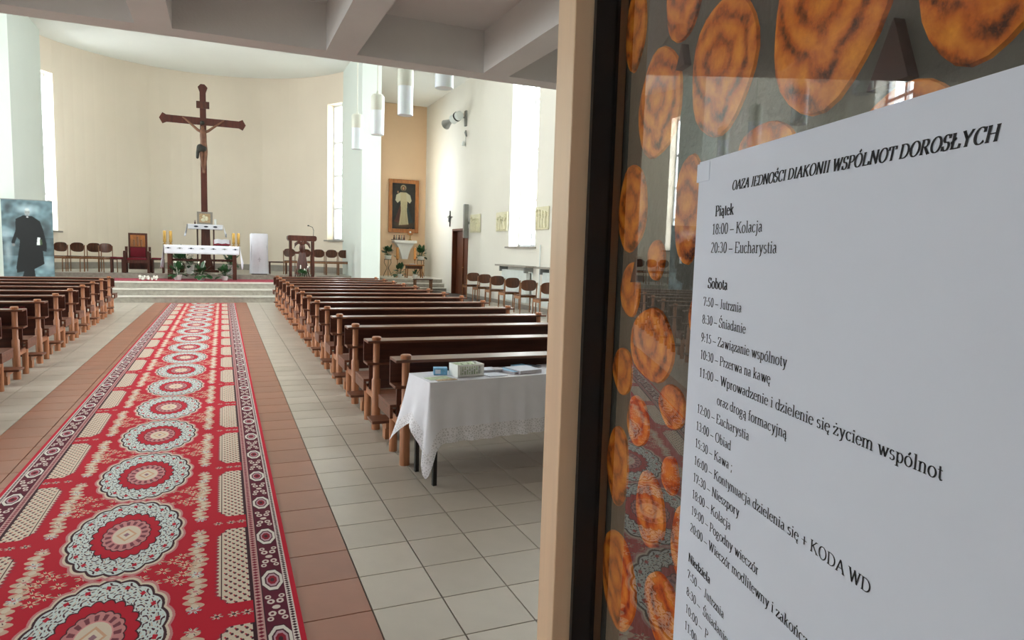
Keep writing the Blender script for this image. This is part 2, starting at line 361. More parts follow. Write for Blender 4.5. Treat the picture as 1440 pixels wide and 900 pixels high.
# windows
def window(n, place, w, z0, z1, rungs, off, sill=True):
    """place(u, v): u across the opening, v outward -> world xy"""
    root = struct(bpy.data.objects.new('window_%d' % n, None)); COL.objects.link(root)
    def bx(b, u0, u1, v0, v1, za, zb):
        p = [place(u0, v0), place(u1, v0), place(u1, v1), place(u0, v1)]; b.prism(p, za, zb)
    b = B(); f = .07; hw = w/2
    bx(b, -hw, -hw+f, off, off+.07, z0, z1); bx(b, hw-f, hw, off, off+.07, z0, z1)
    bx(b, -hw, hw, off, off+.07, z0, z0+f); bx(b, -hw, hw, off, off+.07, z1-f, z1)
    b.obj('window_frame', 'upvc', root)
    b = B(); bx(b, -.05, .05, off-.005, off+.075, z0+f, z1-f); b.obj('mullion', 'upvc', root)
    for z in rungs:
        b = B(); bx(b, -hw+f, hw-f, off-.004, off+.074, z-.045, z+.045); b.obj('transom', 'upvc', root)
    zs = [z0+f]+list(rungs)+[z1-f]
    for a, c in zip(zs, zs[1:]):
        for u0, u1 in ((-hw+f, -.05), (.05, hw-f)):
            b = B(); bx(b, u0, u1, off+.03, off+.036, a+.02, c-.02); b.obj('pane', 'winglass', root)
    b = B(); bx(b, -hw-.1, hw+.1, -.1, off, z0-.05, z0+.0); b.obj('window_sill', 'plinth', root)
    for z in (z0+1.0,):
        b = B(); bx(b, .06, .09, off-.04, off-.005, z, z+.14); b.obj('handle', 'white', root)
def added_window(n, x, sx_, y0, y1, z0=.85, z1=2.85):
    yc = (y0+y1)/2
    window(n, lambda u, v: (x+sx_*v, yc-sx_*u), y1-y0, z0, z1, (), .34)
added_window(20, XL, -1, *ADDED_WIN_L[0]); added_window(21, XL, -1, *ADDED_WIN_L[1]); added_window(23, -4.15, -1, -.95, -.05, 1.1, 2.4)  # added unseen windows: two brighten the gallery end, one lights the paper notice
window(24, lambda u, v: (5.70-.978*v+.206*u, 27.30+.206*v+.978*u), 1.42, 2.6, 6.2, (4.4,), .05)  # added window hidden behind the pilaster, sized to brighten the chapel
n = 1
for y0, y1 in WIN_Y:
    yc = (y0+y1)/2
    window(n, lambda u, v, yc=yc: (XR+v, yc-u), y1-y0, 1.85, 7.15, (3.25, 4.74, 6.2), .34); n += 1
    window(n, lambda u, v, yc=yc: (XL-v, yc+u), y1-y0, 1.85, 7.15, (3.25, 4.74, 6.2), .34); n += 1
for a0, a1 in A_WIN:
    a = (a0+a1)/2; w = 2*AR*math.sin((a1-a0)/2)
    cx, cy = AC[0]+AR*math.cos(a), AC[1]+AR*math.sin(a); ra = Vector((math.cos(a), math.sin(a))); ta = Vector((math.sin(a), -math.cos(a)))
    window(n, lambda u, v, cx=cx, cy=cy, ra=ra, ta=ta: (cx+ra.x*v+ta.x*u, cy+ra.y*v+ta.y*u), w+.1, aZ0, aZ1, (3.1, 4.3, 5.5), .26); n += 1

# brown side door
root = struct(bpy.data.objects.new('door_1', None)); COL.objects.link(root)
b = B(); b.box(XR-.02, XR+.3, 23.5, 23.58, 0, 2.52); b.box(XR-.02, XR+.3, 25.27, 25.35, 0, 2.52); b.box(XR-.02, XR+.3, 23.5, 25.35, 2.44, 2.52); b.obj('door_frame', 'doorwood', root)
B().box(XR+.18, XR+.23, 23.58, 24.45, .01, 2.44).obj('door_panel', 'doorwood', root)
B().box(XR+.14, XR+.19, 24.47, 25.27, .01, 2.44).obj('door_panel', 'doorwood', root)
B().tube([(XR+.13, 24.4, 1.05), (XR+.10, 24.4, 1.05), (XR+.10, 24.27, 1.05)], .012).obj('door_handle', 'gold', root)
# baseboards
struct(B().box(XR-.02, XR, .75, 23.5, 0, .12).obj('baseboard_right', 'plinth'))
struct(B().box(XL, XL+.02, .75, 21.5, 0, .12).obj('baseboard_left', 'plinth'))

# ================================================================== CARPET
def carpet_image():
    Wc, P = 1.635, 1.08; w, h = 720, 476
    x = (np.arange(w)+.5)/w*Wc-Wc/2; y = (np.arange(h)+.5)/h*P
    X, Y = np.meshgrid(x, y); A = np.abs(X); D = Wc/2-A
    c = lambda r, g_, b_: np.array(lin((r, g_, b_))[:3])
    red, cream, mint, dark, pink, tan = c(186, 10, 40), c(214, 198, 178), c(206, 216, 214), c(60, 24, 34), c(196, 130, 130), c(206, 160, 130)
    img = np.ones((h, w, 3))*red
    def put(mask, col): img[mask] = col
    rng = np.random.RandomState(3)
    Ym = (Y % P); yc = Ym-P/2                         # medallion at yc=0
    # inner field -------- medallion
    def med(yoff):
        yy = yc-yoff
        R = np.sqrt((X/.285)**2+(yy/.53)**2); th = np.arctan2(yy/.53, X/.285)
        edge = 1+.06*np.abs(np.sin(9*th))-.03
        put((R < edge*1.04) & (A < .36), pink); put((R < edge*1.0), cream); put(R < edge*.96, dark); put(R < edge*.92, mint)
        z = (R > .60) & (R < edge*.90)
        curl = np.sin(18*th+5*np.sin(26*R))*np.cos(30*R+3*np.sin(18*th))
        put(z & (curl > .50), dark*1.3); put(z & (curl < -.86), tan)
        fl = (np.abs(np.sin(9*th)) > .93) & (np.abs(R-.83) < .03); put(fl, red)
        lobes = .56+.06*np.abs(np.sin(10*th))
        put(R < lobes, red); put((R < lobes) & (R > lobes-.025), dark)
        put(R < .40+.03*np.abs(np.sin(9*th)), dark); put(R < .38+.03*np.abs(np.sin(9*th)), pink)
        put((R < .36) & (R > .26) & (np.sin(16*th) > .1), c(120, 60, 70))
        put(R < .26, pink*1.2); put(R < .24, cream)
        dm = A/.045+np.abs(yy)/.08
        put((dm < 1.15), tan); put(dm < .85, cream*1.05); put(dm < .35, c(150, 110, 120))
    def flower(cx, cy, s, col, col2=None):
        for sg in (-1, 1):
            for k in (-1, 0, 1):
                dx, dy = X-sg*cx, Ym-cy-k*P
                r = np.hypot(dx, dy); t = np.arctan2(dy, dx)
                m = r < s*(.62+.38*np.cos(6*t+1)); put(m, col); put(r < s*.28, col2 if col2 is not None else red)
                put((r > s*.55) & m & (np.cos(6*t+1) > .93), dark)
    # vine of leaves
    vx = .375+.012*np.sin(Ym/P*2*PI*4)
    lv = np.abs(A-vx) < .042*np.abs(np.sin(Ym/P*2*PI*9+np.sign(A-vx)*.8))**.6
    put(lv & (np.abs(yc) > .10), c(206, 172, 150)); put((np.abs(A-vx) < .004) & (np.abs(yc) > .1), c(150, 90, 80))
    lv2 = np.abs(A-vx-.0) < .016*np.abs(np.sin(Ym/P*2*PI*9+1.2)); put(lv2 & (np.abs(yc) > .1), cream)
    for k in range(6): flower(.375, P*(k+.5)/6, .036, mint if k % 2 else cream, pink)
    for cy, cx in ((.06, .31), (.15, .30), (.93, .30), (1.02, .31), (.05, .13), (1.03, .13), (.02, .33), (.10, .26), (.98, .26), (.0, .22), (.12, .19), (.96, .19)): flower(cx, cy, .040, c(222, 190, 160))
    # cream panels
    inner = .455; pan = (A > inner) & (A < .622)
    plen = P/2-.10
    ypan = np.abs(((Ym) % P)-0); ypan = np.minimum(Ym, P-Ym)       # centre between medallions
    scal = .012*np.abs(np.sin(Ym/P*2*PI*14))
    pm = (A > inner+scal+np.clip((ypan-plen+.10), 0, 1)*.5) & (A < .622) & (ypan < plen)
    put(pm, cream); put(pm & (A < inner+scal+.010+np.clip((ypan-plen+.10), 0, 1)*.5), c(150, 60, 70))
    q = pm & (A > inner+.03)
    put(q & (A < inner+.036), dark)
    put(q & (A > inner+.045) & (np.sin(A*2*PI/.040)*np.sin(Ym*2*PI/.060) > .55), dark*1.6)
    put(q & (A > inner+.045) & (np.sin(A*2*PI/.040+1)*np.sin(Ym*2*PI/.060+2) < -.84), red)
    put(q & (A > .614), dark)
    # cross bar flowers between panels
    bar = (A > .44) & (A < .622) & (ypan > plen+.008); put(bar, red)
    for cx in (.47, .54, .595): flower(cx, P/2, .030, cream, dark)
    med(0); med(P); med(-P)
    # borders
    put((A > .622) & (A < .628), dark)
    gz = (A >= .628) & (A < .662); put(gz, c(196, 150, 146))
    put(gz & ((np.abs(A-.645)/.013+np.abs((Ym % .03)-.015)/.012) < 1), c(120, 20, 44))
    put((A >= .662) & (A < .668), dark)
    bz = (A >= .668) & (A < .768); put(bz, c(92, 12, 40))
    for oc in (P/4, 3*P/4):
        dy = np.abs(Ym-oc); dx = np.abs(A-.718)
        o1 = np.maximum.reduce([dx/.047, dy/.105, (dx/.047+dy/.105)/1.4])
        put(bz & (o1 < 1.08), dark); put(bz & (o1 < 1), c(222, 214, 206)); put(bz & (o1 < .72), dark*1.4); put(bz & (o1 < .60), c(190, 150, 160)); put(bz & (o1 < .42), c(140, 16, 40)); put(bz & (o1 < .18), dark)
    for oc in (0, P/2, P):
        dy = Ym-oc; dx = A-.718
        for sy in (-1, 1):
            for sx_ in (-1, 1):
                r = np.hypot(dx-sx_*.020, (dy-sy*.055)*.75); put(bz & (r < .017) & (r > .007), c(216, 200, 190))
                r = np.hypot(dx-sx_*.030, (dy-sy*.10)*.75); put(bz & (r < .014) & (r > .006), c(216, 200, 190))
        put(bz & (np.hypot(dx, dy) < .018), c(216, 200, 190))
    wz = (A >= .768) & (A < .795); put(wz, c(220, 206, 200))
    put(wz & ((np.abs(A-.7815)/.010+np.abs((Ym % .022)-.011)/.010) < 1), dark)
    put(A >= .795, c(192, 18, 46))
    fade = 1+.05*(rng.rand(h, w, 1)-.5)
    out = np.clip(img*fade, 0, 1)
    return np.where(out <= .0031308, out*12.92, 1.055*np.power(np.maximum(out, 1e-6), 1/2.4)-.055)
cm, cmp_ = img_mat('patterned_carpet', carpet_image(), 1.635, 1.08, .95)
cl, ch_, cy0, cy1 = -.5125, 1.635/2, 1.0, 20.45
cmp_.inputs['Location'].default_value = (.5, 0, 0)
bn = cm.node_tree.nodes['Principled BSDF']; bn.inputs['Specular IOR Level'].default_value = .2; bn.inputs['Sheen Weight'].default_value = .04
b = B(); b.box(-ch_, ch_, 0, cy1-cy0, 0, .009)
for k in range(300):
    x = -ch_+.01+k*(2*ch_-.02)/299; b.box(x-.0015, x+.0015, cy1-cy0, cy1-cy0+.03, 0, .004)
carpet = b.obj('runner_carpet', cm); carpet.location = (cl, cy0, 0)
# object-space phase so that a medallion centre falls on y = 4.16
ph = ((4.16-cy0)/1.08) % 1
cmp_.inputs['Location'].default_value = (.5, .5-ph, 0)
tag(carpet, 'long red and cream medallion runner carpet down the central aisle', 'carpet')

# ================================================================== PEWS
def make_pew():
    t = thing('church_pew', 'x', 'pew')
    L = 2.65
    B().box(-.09, L+.09, -.06, .15, .80, .822).obj('book_rest', 'pew', t, bevel=.004)
    B().box(-.09, L+.09, .13, .15, .62, .80).obj('shelf_back', 'pewdark', t)
    B().box(-.09, L+.09, -.04, .15, .60, .62).obj('shelf_board', 'pew', t, bevel=.003)
    B().prismy([(-.05, .36), (L+.05, .36), (L+.05, .585), (-.05, .585)], .075, .10).obj('backrest', 'pewdark', t)
    b = B(); b.box(-.10, L+.10, .08, .50, .43, .455); b.box(-.10, -.075, .08, .49, .345, .43); b.box(L+.075, L+.10, .08, .49, .345, .43); b.obj('seat', 'pew', t, bevel=.004)
    for x in (0, L):
        p = B().lathe([(.040, 0), (.041, .46), (.030, .475), (.030, .80)], x, 0, 14).obj('post', 'pewlight', t, True)
        B().lathe([(.040, .822), (.042, .826), (.042, .848), (.034, .856)], x, 0, 14).obj('post_cap', 'pewlight', p, True)
        B().lathe([(.034, 0), (.034, .345)], x, .38, 12).obj('leg', 'pewlight', t, True)
        B().box(x-.02, x+.02, .03, .36, .27, .34).obj('side_rail', 'pewlight', t)
    B().lathe([(.03, 0), (.03, .60)], L/2, .04, 10).obj('leg', 'pewlight', t, True)
    B().box(-.12, L+.12, -.42, -.20, .155, .18).obj('kneeler', 'pew', t, bevel=.004)
    for x in (.03, L-.03):
        b = B(); b.box(x-.025, x+.025, -.36, -.26, .0, .10); b.prism([(x-.025, -.40), (x+.025, -.40), (x+.025, -.20), (x-.025, -.20)], .10, .155); b.box(x-.02, x+.02, -.20, 0, .10, .14); b.obj('kneeler_foot', 'pewlight', t)
    return t
pew0 = make_pew()
pew0.location = (1.265, 4.93, 0); pew0['group'] = 'pews right of the aisle'
pew0['label'] = 'dark wooden pew nearest the entrance, directly behind the white-clothed table'
PR = [4.93+1.09*k for k in range(14)]
for k in range(1, 14):
    lab = ('dark wooden pew right of the carpet, last before the sanctuary steps' if k == 13 else
           'dark wooden pew right of the carpet, %s row counted from the clothed table' % ORD[k])
    dup(pew0, (1.265+.006*k, PR[k], 0), 0, lab)
PL = [7.15, 8.30]+[9.40+1.16*k for k in range(8)]
for k, y in enumerate(PL):
    o = dup(pew0, (-2.19-2.65-.02*k, y, 0), 0, 'wooden pew left of the carpet, %s row counted from the front step' % ORD[len(PL)-1-k] if k < len(PL)-1 else 'wooden pew left of the carpet, closest to the sanctuary steps')
    o['group'] = 'pews left of the aisle'
for c in kids(pew0):
    if c.name.startswith('kneeler'): bpy.data.objects.remove(c)
# red books and rosaries on the left shelves
for k, y in enumerate(PL[1:5]):
    x = -2.42-.02*k-.05*(k % 2)
    o = B().box(-.16, .05, -.02, .1, 0, .13).obj('red_prayer_book', 'red'); o.location = (x, y+.01, .62)
    tag(o, 'wine-red prayer book on the shelf of the left pew in row %s from the steps' % ORD[len(PL)-2-k], 'book', 'red books on the left pew shelves')

# ================================================================== CHAIRS
def make_chair():
    t = thing('plywood_chair', 'x', 'chair')
    # local: faces +y, seat at .45
    b = B(); pts = []
    n = 14; vs = []; fs = []
    for k in range(n+1):
        u = -1+2*k/n; x = .205*u; yb = -.19-.045*(1-u*u)+.02
        hh = .14*(1-abs(u)**3.2)**.45
        for dy in (0, .014):
            vs += [(x, yb+dy, .70-hh), (x, yb+dy, .70+hh*.9)]
    for k in range(n):
        a = 4*k; c = a+4
        fs += [(a, c, c+1, a+1), (a+2, a+3, c+3, c+2), (a+1, c+1, c+3, a+3), (a, a+2, c+2, c)]
    b.add(vs, fs); b.obj('backrest', 'chairwood', t, True)
    b = B(); b.prism([(-.2, -.17), (-.21, .12), (-.17, .19), (.17, .19), (.21, .12), (.2, -.17)], .435, .45); b.obj('seat', 'chairwood', t)
    for sx_ in (-1, 1):
        B().tube([(sx_*.20, -.16, 0), (sx_*.20, -.17, .44), (sx_*.205, -.19, .76)], .015, 8).obj('leg', 'chairleg', t, True)
        B().tube([(sx_*.20, .18, 0), (sx_*.20, .17, .435)], .015, 8).obj('leg', 'chairleg', t, True)
        B().box(sx_*.2-.011, sx_*.2+.011, -.16, .17, .36, .43).obj('side_rail', 'chairleg', t)
    B().box(-.19, .19, .155, .18, .37, .43).obj('front_rail', 'chairleg', t)
    return t
ch0 = make_chair(); ch0['group'] = 'chairs along the right wall'
CR = [(7.62, 15.55), (7.70, 16.95), (7.78, 18.3), (7.84, 19.6), (7.92, 20.95), (8.02, 22.3), (7.40, 14.2)]
for k, (x, y) in enumerate(CR):
    lab = ['plywood chair by the white radiator, nearest one fully seen', 'plywood chair in front of the radiator left half, second from the frame post', 'third plywood chair along the right wall, left of the radiator',
           'fourth plywood chair along the right wall from the frame post', 'fifth plywood chair along the right wall, beside the brown door', 'farthest plywood chair by the wall, overlapping the brown door', 'plywood chair at the right wall partly cut off by the door post'][k]
    o = ch0 if k == 0 else dup(ch0, (x, y, 0), 0, lab)
    o.location = (x, y, 0); o['label'] = lab; o.rotation_euler.z = random.uniform(.0, .12); o.scale = (1.2, 1.15, 1.13)
sc = 1.06
for k, (x, y, rz) in enumerate([(-4.52, 23.85, PI-.25), (-4.10, 23.95, PI-.2), (-3.66, 24.05, PI-.1), (-3.22, 23.8, PI+.5)]):
    o = dup(ch0, (x, y, .70), rz, 'plywood chair left of the altar, %s from the priest portrait' % ORD[k]); o['group'] = 'chairs left of the altar'; o.scale = (.95, .95, sc)
for k, (x, y, rz) in enumerate([(2.12, 24.2, PI+.1), (2.62, 24.15, PI+.05), (3.07, 24.1, PI), (3.50, 24.1, PI-.05), (3.93, 24.15, PI-.1)]):
    o = dup(ch0, (x, y, .70), rz, 'plywood chair right of the altar, %s' % ['seen left of the lectern post', 'seen through the carved lectern', 'first right of the lectern', 'middle one of three right of the lectern', 'beside the white pilaster'][k]); o['group'] = 'chairs right of the altar'; o.scale = (.95, .95, sc)
st = thing('low_bench', 'small dark low bench standing left of the carved lectern', 'bench', (1.75, 24.6, .7))
B().box(-.3, .3, -.15, .15, .38, .42).obj('seat', 'darkwood', st)
for x in (-.27, .27):
    for y in (-.12, .12): B().box(x-.02, x+.02, y-.02, y+.02, 0, .38).obj('leg', 'darkwood', st)

# ================================================================== ALTAR
at = thing('altar_table', 'dark wooden altar table on four square legs in the sanctuary', 'altar', (-.565, 22.85, .562))
B().box(-1.0, 1.0, -.35, .35, .97, 1.03).obj('tabletop', 'darkwood', at)
for x in (-.9, .9):
    for y in (-.27, .27): B().box(x-.055, x+.055, y-.055, y+.055, 0, .97).obj('leg', 'darkwood', at)
B().box(-.85, .85, -.03, .03, .55, .62).obj('stretcher', 'darkwood', at)
def cloth_strip(name, W2, D2, z, drop_f, drop_s, label, loc, waves=.012, motif=None, hem=None):
    n = 40; b = B()
    b.box(-W2-.008, W2+.008, -D2-.008, D2+.008, z, z+.006)
    vs = []; fs = []
    def skirt(pts, drops, nrm, m=4):
        o = len(vs)
        for (x, y), d in zip(pts, drops):
            for k in range(m+1):
                t = k/m; s_ = x*9+y*11
                off = .012+t*(waves*math.sin(s_*2.2)+waves*1.2+.02*t)
                vs.append((x+nrm[0]*off, y+nrm[1]*off, z+.006-d*t))
        for i in range(len(pts)-1):
            for k in range(m):
                a = o+i*(m+1)+k; fs.append((a, a+m+1, a+m+2, a+1))
    xs = [-W2+2*W2*i/n for i in range(n+1)]
    skirt([(x, -D2) for x in xs], [drop_f]*(n+1), (0, -1)); skirt([(x, D2) for x in xs], [drop_f]*(n+1), (0, 1))
    ysz = [-D2+2*D2*i/14 for i in range(15)]
    for sx_ in (-1, 1): skirt([(sx_*W2, y) for y in ysz], [drop_s*(.82+.18*math.cos(i*1.1)) for i in range(15)], (sx_*2.2, 0), 6)
    b.add(vs, fs)
    o = b.obj(name, 'cloth', None, True); o.location = loc
    sd = o.modifiers.new('thick', 'SOLIDIFY'); sd.thickness = .004
    return o
ac = cloth_strip('altar_cloth', 1.03, .38, 1.03, .26, .72, '', (-.565, 22.85, .562))
tag(ac, 'white altar cloth with a row of embroidered motifs hanging over both ends', 'cloth')
for k in range(7):
    x = -.92+k*.307; b = B(); y = -.425
    b.ball((x, y, .94), (.035, .004, .022), 8, 4); b.tube([(x-.075, y, .93), (x-.03, y, .945), (x+.03, y, .945), (x+.075, y, .93)], .006, 5)
    b.obj('embroidery', 'metal' if k % 2 else 'navy', ac)
def candle(loc, h, label, group, mc='gold'):
    t = thing('brass_candlestick', label, 'candlestick', loc, 0, group)
    B().lathe([(.055, 0), (.055, .02), (.02, .04), (.02, .06)], n=12).obj('base', 'gold', t, True)
    B().lathe([(.042, .06), (.045, .10), (.045, h-.04), (.038, h)], n=12).obj('candle_sleeve', mc, t, True)
    B().lathe([(.012, h), (.010, h+.015)], n=8).obj('wick_cup', 'white', t, True)
for (x, lab) in ((-1.60, 'outermost brass candlestick at the left end of the altar'), (-1.44, 'second brass candlestick from the left on the altar'),
                 (.315, 'inner brass candlestick at the right end of the altar'), (.455, 'outermost brass candlestick at the right end of the altar')):
    candle((x, 22.8, 1.599), .41, lab, 'brass candlesticks on the altar')
ms = thing('missal_stand', 'open red missal resting on a wooden stand on the altar', 'book stand', (-.02, 22.85, 1.599))
B().prismy([(-.2, 0), (.2, 0), (.2, .03), (-.2, .03)], -.1, .12).obj('stand_base', 'darkwood', ms)
b = B(); b.add([(-.24, -.14, .05), (.24, -.14, .05), (.24, .14, .19), (-.24, .14, .19), (-.24, -.14, .02), (.24, -.14, .02), (.24, .14, .16), (-.24, .14, .16)], [(0,1,2,3), (4,7,6,5), (0,4,5,1), (1,5,6,2), (2,6,7,3), (3,7,4,0)]); b.obj('book_cover', 'red', ms)
b = B()
for s_ in (-1, 1): b.add([(0, -.13, .065), (s_*.22, -.13, .06), (s_*.22, .13, .195), (0, .13, .2), (s_*.11, -.13, .085), (s_*.11, .13, .22)], [(0, 4, 5, 3), (4, 1, 2, 5)])
b.obj('pages', 'pages', ms)

# plants
def plant(loc, label, potr=.1, poth=.14, n=26, L=.3, cat='plant', group=None, flowers=0, pot='white', up=.5, name='potted_plant'):
    t = thing(name, label, cat, loc, 0, group)
    if poth: B().lathe([(potr*.72, 0), (potr*.8, .01), (potr, poth*.85), (potr*1.06, poth*.86), (potr*1.06, poth), (potr*.9, poth), (potr*.85, poth-.03)], n=16).obj('pot', pot, t, True)
    rnd = random.Random(label); b = B()
    for k in range(n):
        a = rnd.uniform(0, 2*PI); el = rnd.uniform(.1, 1.35); ln = L*rnd.uniform(.6, 1.1); w = ln*.16+.012
        d = Vector((math.cos(a), math.sin(a), 0)); up_ = Vector((0, 0, 1)); base = Vector((0, 0, poth))+d*potr*.3
        side = d.cross(up_)
        p = [base+d*(ln*math.cos(el)*s)+up_*(ln*(math.sin(el)*s*1.3-.5*s*s*math.cos(el))) for s in (0, .45, .6, .8, 1)]
        ws = (.004, .006, w, w*.9, .002)
        vs = []
        for q, ww in zip(p, ws): vs += [q-side*ww, q+side*ww+up_*.0]
        b.add(vs, [(2*i, 2*i+1, 2*i+3, 2*i+2) for i in range(4)])
    o = b.obj('foliage', 'leaf', t); o['kind'] = 'stuff'
    for k in range(flowers):
        a = rnd.uniform(0, 2*PI); r = L*rnd.uniform(.1, .5); z = poth+L*rnd.uniform(.7, 1.15)
        b = B(); b.tube([(0, 0, poth), (r*math.cos(a), r*math.sin(a), z)], .004, 4); b.ball((r*math.cos(a), r*math.sin(a), z), (.022, .022, .035), 8, 5); b.obj('flower', 'petal', t, True)
    return t
plant((-1.235, 22.22, .562), 'potted peace lily before the left altar leg', .11, .15, 34, .38, flowers=3, group='potted plants before the altar')
plant((-.61, 22.2, .562), 'potted peace lily before the middle of the altar', .12, .15, 38, .38, flowers=2, group='potted plants before the altar')
plant((.05, 22.25, .562), 'potted leafy plant before the right altar leg', .09, .13, 34, .36, group='potted plants before the altar')
plant((-.95, 23.5, .7), 'white-potted plant with pale blooms standing under the altar left side', .12, .28, 24, .3, flowers=4)
plant((.22, 23.5, .7), 'white-potted plant with reddish bloom under the altar right side', .10, .30, 16, .22)
plant((-1.25, 24.35, .7), 'tall dark leafy plant behind the altar left of the pedestal', .12, .3, 40, .55, pot='darkwood')
plant((.22, 24.35, .7), 'dark leafy plant behind the altar by the pedestal foot', .12, .3, 36, .42, pot='darkwood')
fb = thing('white_floral_bunch', 'low bunch of white flowers lying on the platform edge left of altar', 'flowers', (-1.95, 21.75, .562))
b = B(); rr = random.Random(4)
for k in range(40): b.ball((rr.uniform(-.24, .24), rr.uniform(-.08, .08), rr.uniform(.03, .12)), rr.uniform(.02, .035), 6, 4)
o = b.obj('blossoms', 'petal', fb, True); o['kind'] = 'stuff'

# upper altar shelf on pedestal, with tabernacle picture
up = thing('tabernacle_pedestal', 'dark pedestal with slim columns carrying the cloth-covered upper shelf', 'pedestal', (-.52, 25.05, .70))
B().box(-.5, .5, -.25, .25, 1.53, 1.59).obj('shelf_top', 'darkwood', up)
B().prismy([(-.28, .0), (.28, 0), (.15, .5), (.13, 1.53), (-.13, 1.53), (-.15, .5)], -.1, .1).obj('trunk', 'darkwood', up)
for x in (-.25, .25): B().lathe([(.03, 0), (.025, .1), (.025, 1.53)], x, -.15, 10).obj('column', 'darkwood', up, True)
B().box(-.4, .4, -.25, .25, 0, .08).obj('base', 'darkwood', up)
uc = cloth_strip('shelf_cloth', .53, .28, 1.59, .16, .42, '', (-.52, 25.05, .70)); tag(uc, 'small white embroidered cloth on the upper shelf under the cross', 'cloth')
for x in (-.28, .02, .30):
    b = B(); b.ball((x, -.325, 1.52), (.07, .004, .028), 8, 4); b.obj('embroidery', 'navy', uc)
ic = thing('framed_relief', 'small square framed relief standing on the upper shelf below the cross', 'picture', (-.54, 25.05, 2.297))
B().box(-.24, .24, -.02, .03, 0, .42).obj('frame', 'plinth', ic)
b = B(); b.box(-.17, .17, -.03, -.02, .06, .36); b.obj('panel', 'tan', ic)
b = B(); b.ball((-.03, -.035, .26), (.05, .02, .06)); b.ball((.05, -.035, .2), (.05, .02, .08)); b.ball((-.05, -.035, .15), (.07, .02, .06)); b.obj('figures', 'relief', ic, True)
o = B().lathe([(.035, 0), (.035, .18), (.03, .19)], n=12).obj('white_candle', 'white', None, True); o.location = (-.22, 25.0, 2.297); tag(o, 'short white candle right of the framed relief on the upper shelf', 'candle')
o = B().lathe([(.025, 0), (.03, .05), (.012, .08), (.012, .13)], n=12).obj('small_lamp', 'darkwood', None, True); o.location = (-.84, 25.0, 2.297); tag(o, 'tiny dark votive lamp left of the framed relief', 'lamp')

# ================================================================== CROSS
CX, CYY = -.56, 25.55
cr_ = thing('large_crucifix', 'tall reddish wooden crucifix standing before the curved apse wall', 'crucifix', (CX, CYY, .70))
z = lambda v: v-.70
B().prismy([(-.10, 0), (.10, 0), (.095, z(6.72)), (.15, z(6.88)), (.06, z(6.98)), (-.06, z(6.98)), (-.15, z(6.88)), (-.095, z(6.72))], -.06, .06).obj('upright_beam', 'crosswood', cr_)
B().prismy([(-1.32, z(5.75)), (-1.22, z(5.93)), (-1.10, z(5.87)), (1.12, z(5.87)), (1.24, z(5.93)), (1.34, z(5.75)), (1.24, z(5.57)), (1.12, z(5.63)), (-1.10, z(5.63)), (-1.22, z(5.57))], -.09, -.061).obj('cross_beam', 'crosswood', cr_)
b = B(); b.box(-.2, .2, -.10, -.061, z(6.18), z(6.41)); b.obj('title_board', 'darkwood', cr_)
def skin_obj(name, verts, edges, radii, m, parent, sub=2, root=0):
    me = bpy.data.meshes.new(name); me.from_pydata(verts, edges, []); me.materials.append(M[m])
    o = bpy.data.objects.new(name, me); COL.objects.link(o); o.parent = parent
    o.modifiers.new('skin', 'SKIN')
    for i, r in enumerate(radii):
        sv = me.skin_vertices[0].data[i]; sv.radius = (r, r) if not isinstance(r, tuple) else r; sv.use_root = (i == root)
    s = o.modifiers.new('sub', 'SUBSURF'); s.levels = sub; s.render_levels = sub
    o.modifiers['skin'].use_smooth_shade = True
    return o
y = -.19
V = [(0, y, z(4.86)), (.01, y, z(5.05)), (0, y-.02, z(5.26)), (0, y, z(5.40)), (-.01, y-.03, z(5.50)), (-.02, y-.05, z(5.60)),
     (-.14, y, z(5.42)), (-.34, y, z(5.60)), (-.55, y+.04, z(5.78)), (-.63, y+.06, z(5.84)),
     (.14, y, z(5.42)), (.36, y, z(5.60)), (.58, y+.04, z(5.78)), (.66, y+.06, z(5.84)),
     (-.06, y, z(4.78)), (-.05, y-.07, z(4.46)), (-.01, y, z(4.14)), (-.01, y-.05, z(4.02)),
     (.07, y, z(4.78)), (.06, y-.08, z(4.46)), (.02, y-.02, z(4.14)), (.02, y-.08, z(4.02))]
E_ = [(0,1),(1,2),(2,3),(3,4),(4,5),(3,6),(6,7),(7,8),(8,9),(3,10),(10,11),(11,12),(12,13),(0,14),(14,15),(15,16),(16,17),(0,18),(18,19),(19,20),(20,21)]
R_ = [.11,.10,.12,.06,.045,.08,.05,.04,.028,.025,.05,.04,.028,.025,.075,.055,.035,.03,.075,.055,.035,.03]
corp = skin_obj('carved_figure', V, E_, R_, 'flesh', cr_)
corp['label'] = 'carved figure with outstretched arms nailed to the cross'
skin_obj('loincloth', [(-.10, y-.02, z(4.84)), (.12, y-.02, z(4.82)), (-.14, y-.05, z(4.98)), (-.17, y-.05, z(4.75)), (-.19, y-.05, z(4.48))], [(0,1),(0,2),(0,3),(3,4)], [.11,.11,.05,.06,.045], 'darkgreen', corp, 2)
b = B(); b.ball((-.02, y-.05, z(5.68)), (.075, .08, .07)); b.obj('hair', 'darkgreen', corp, True)

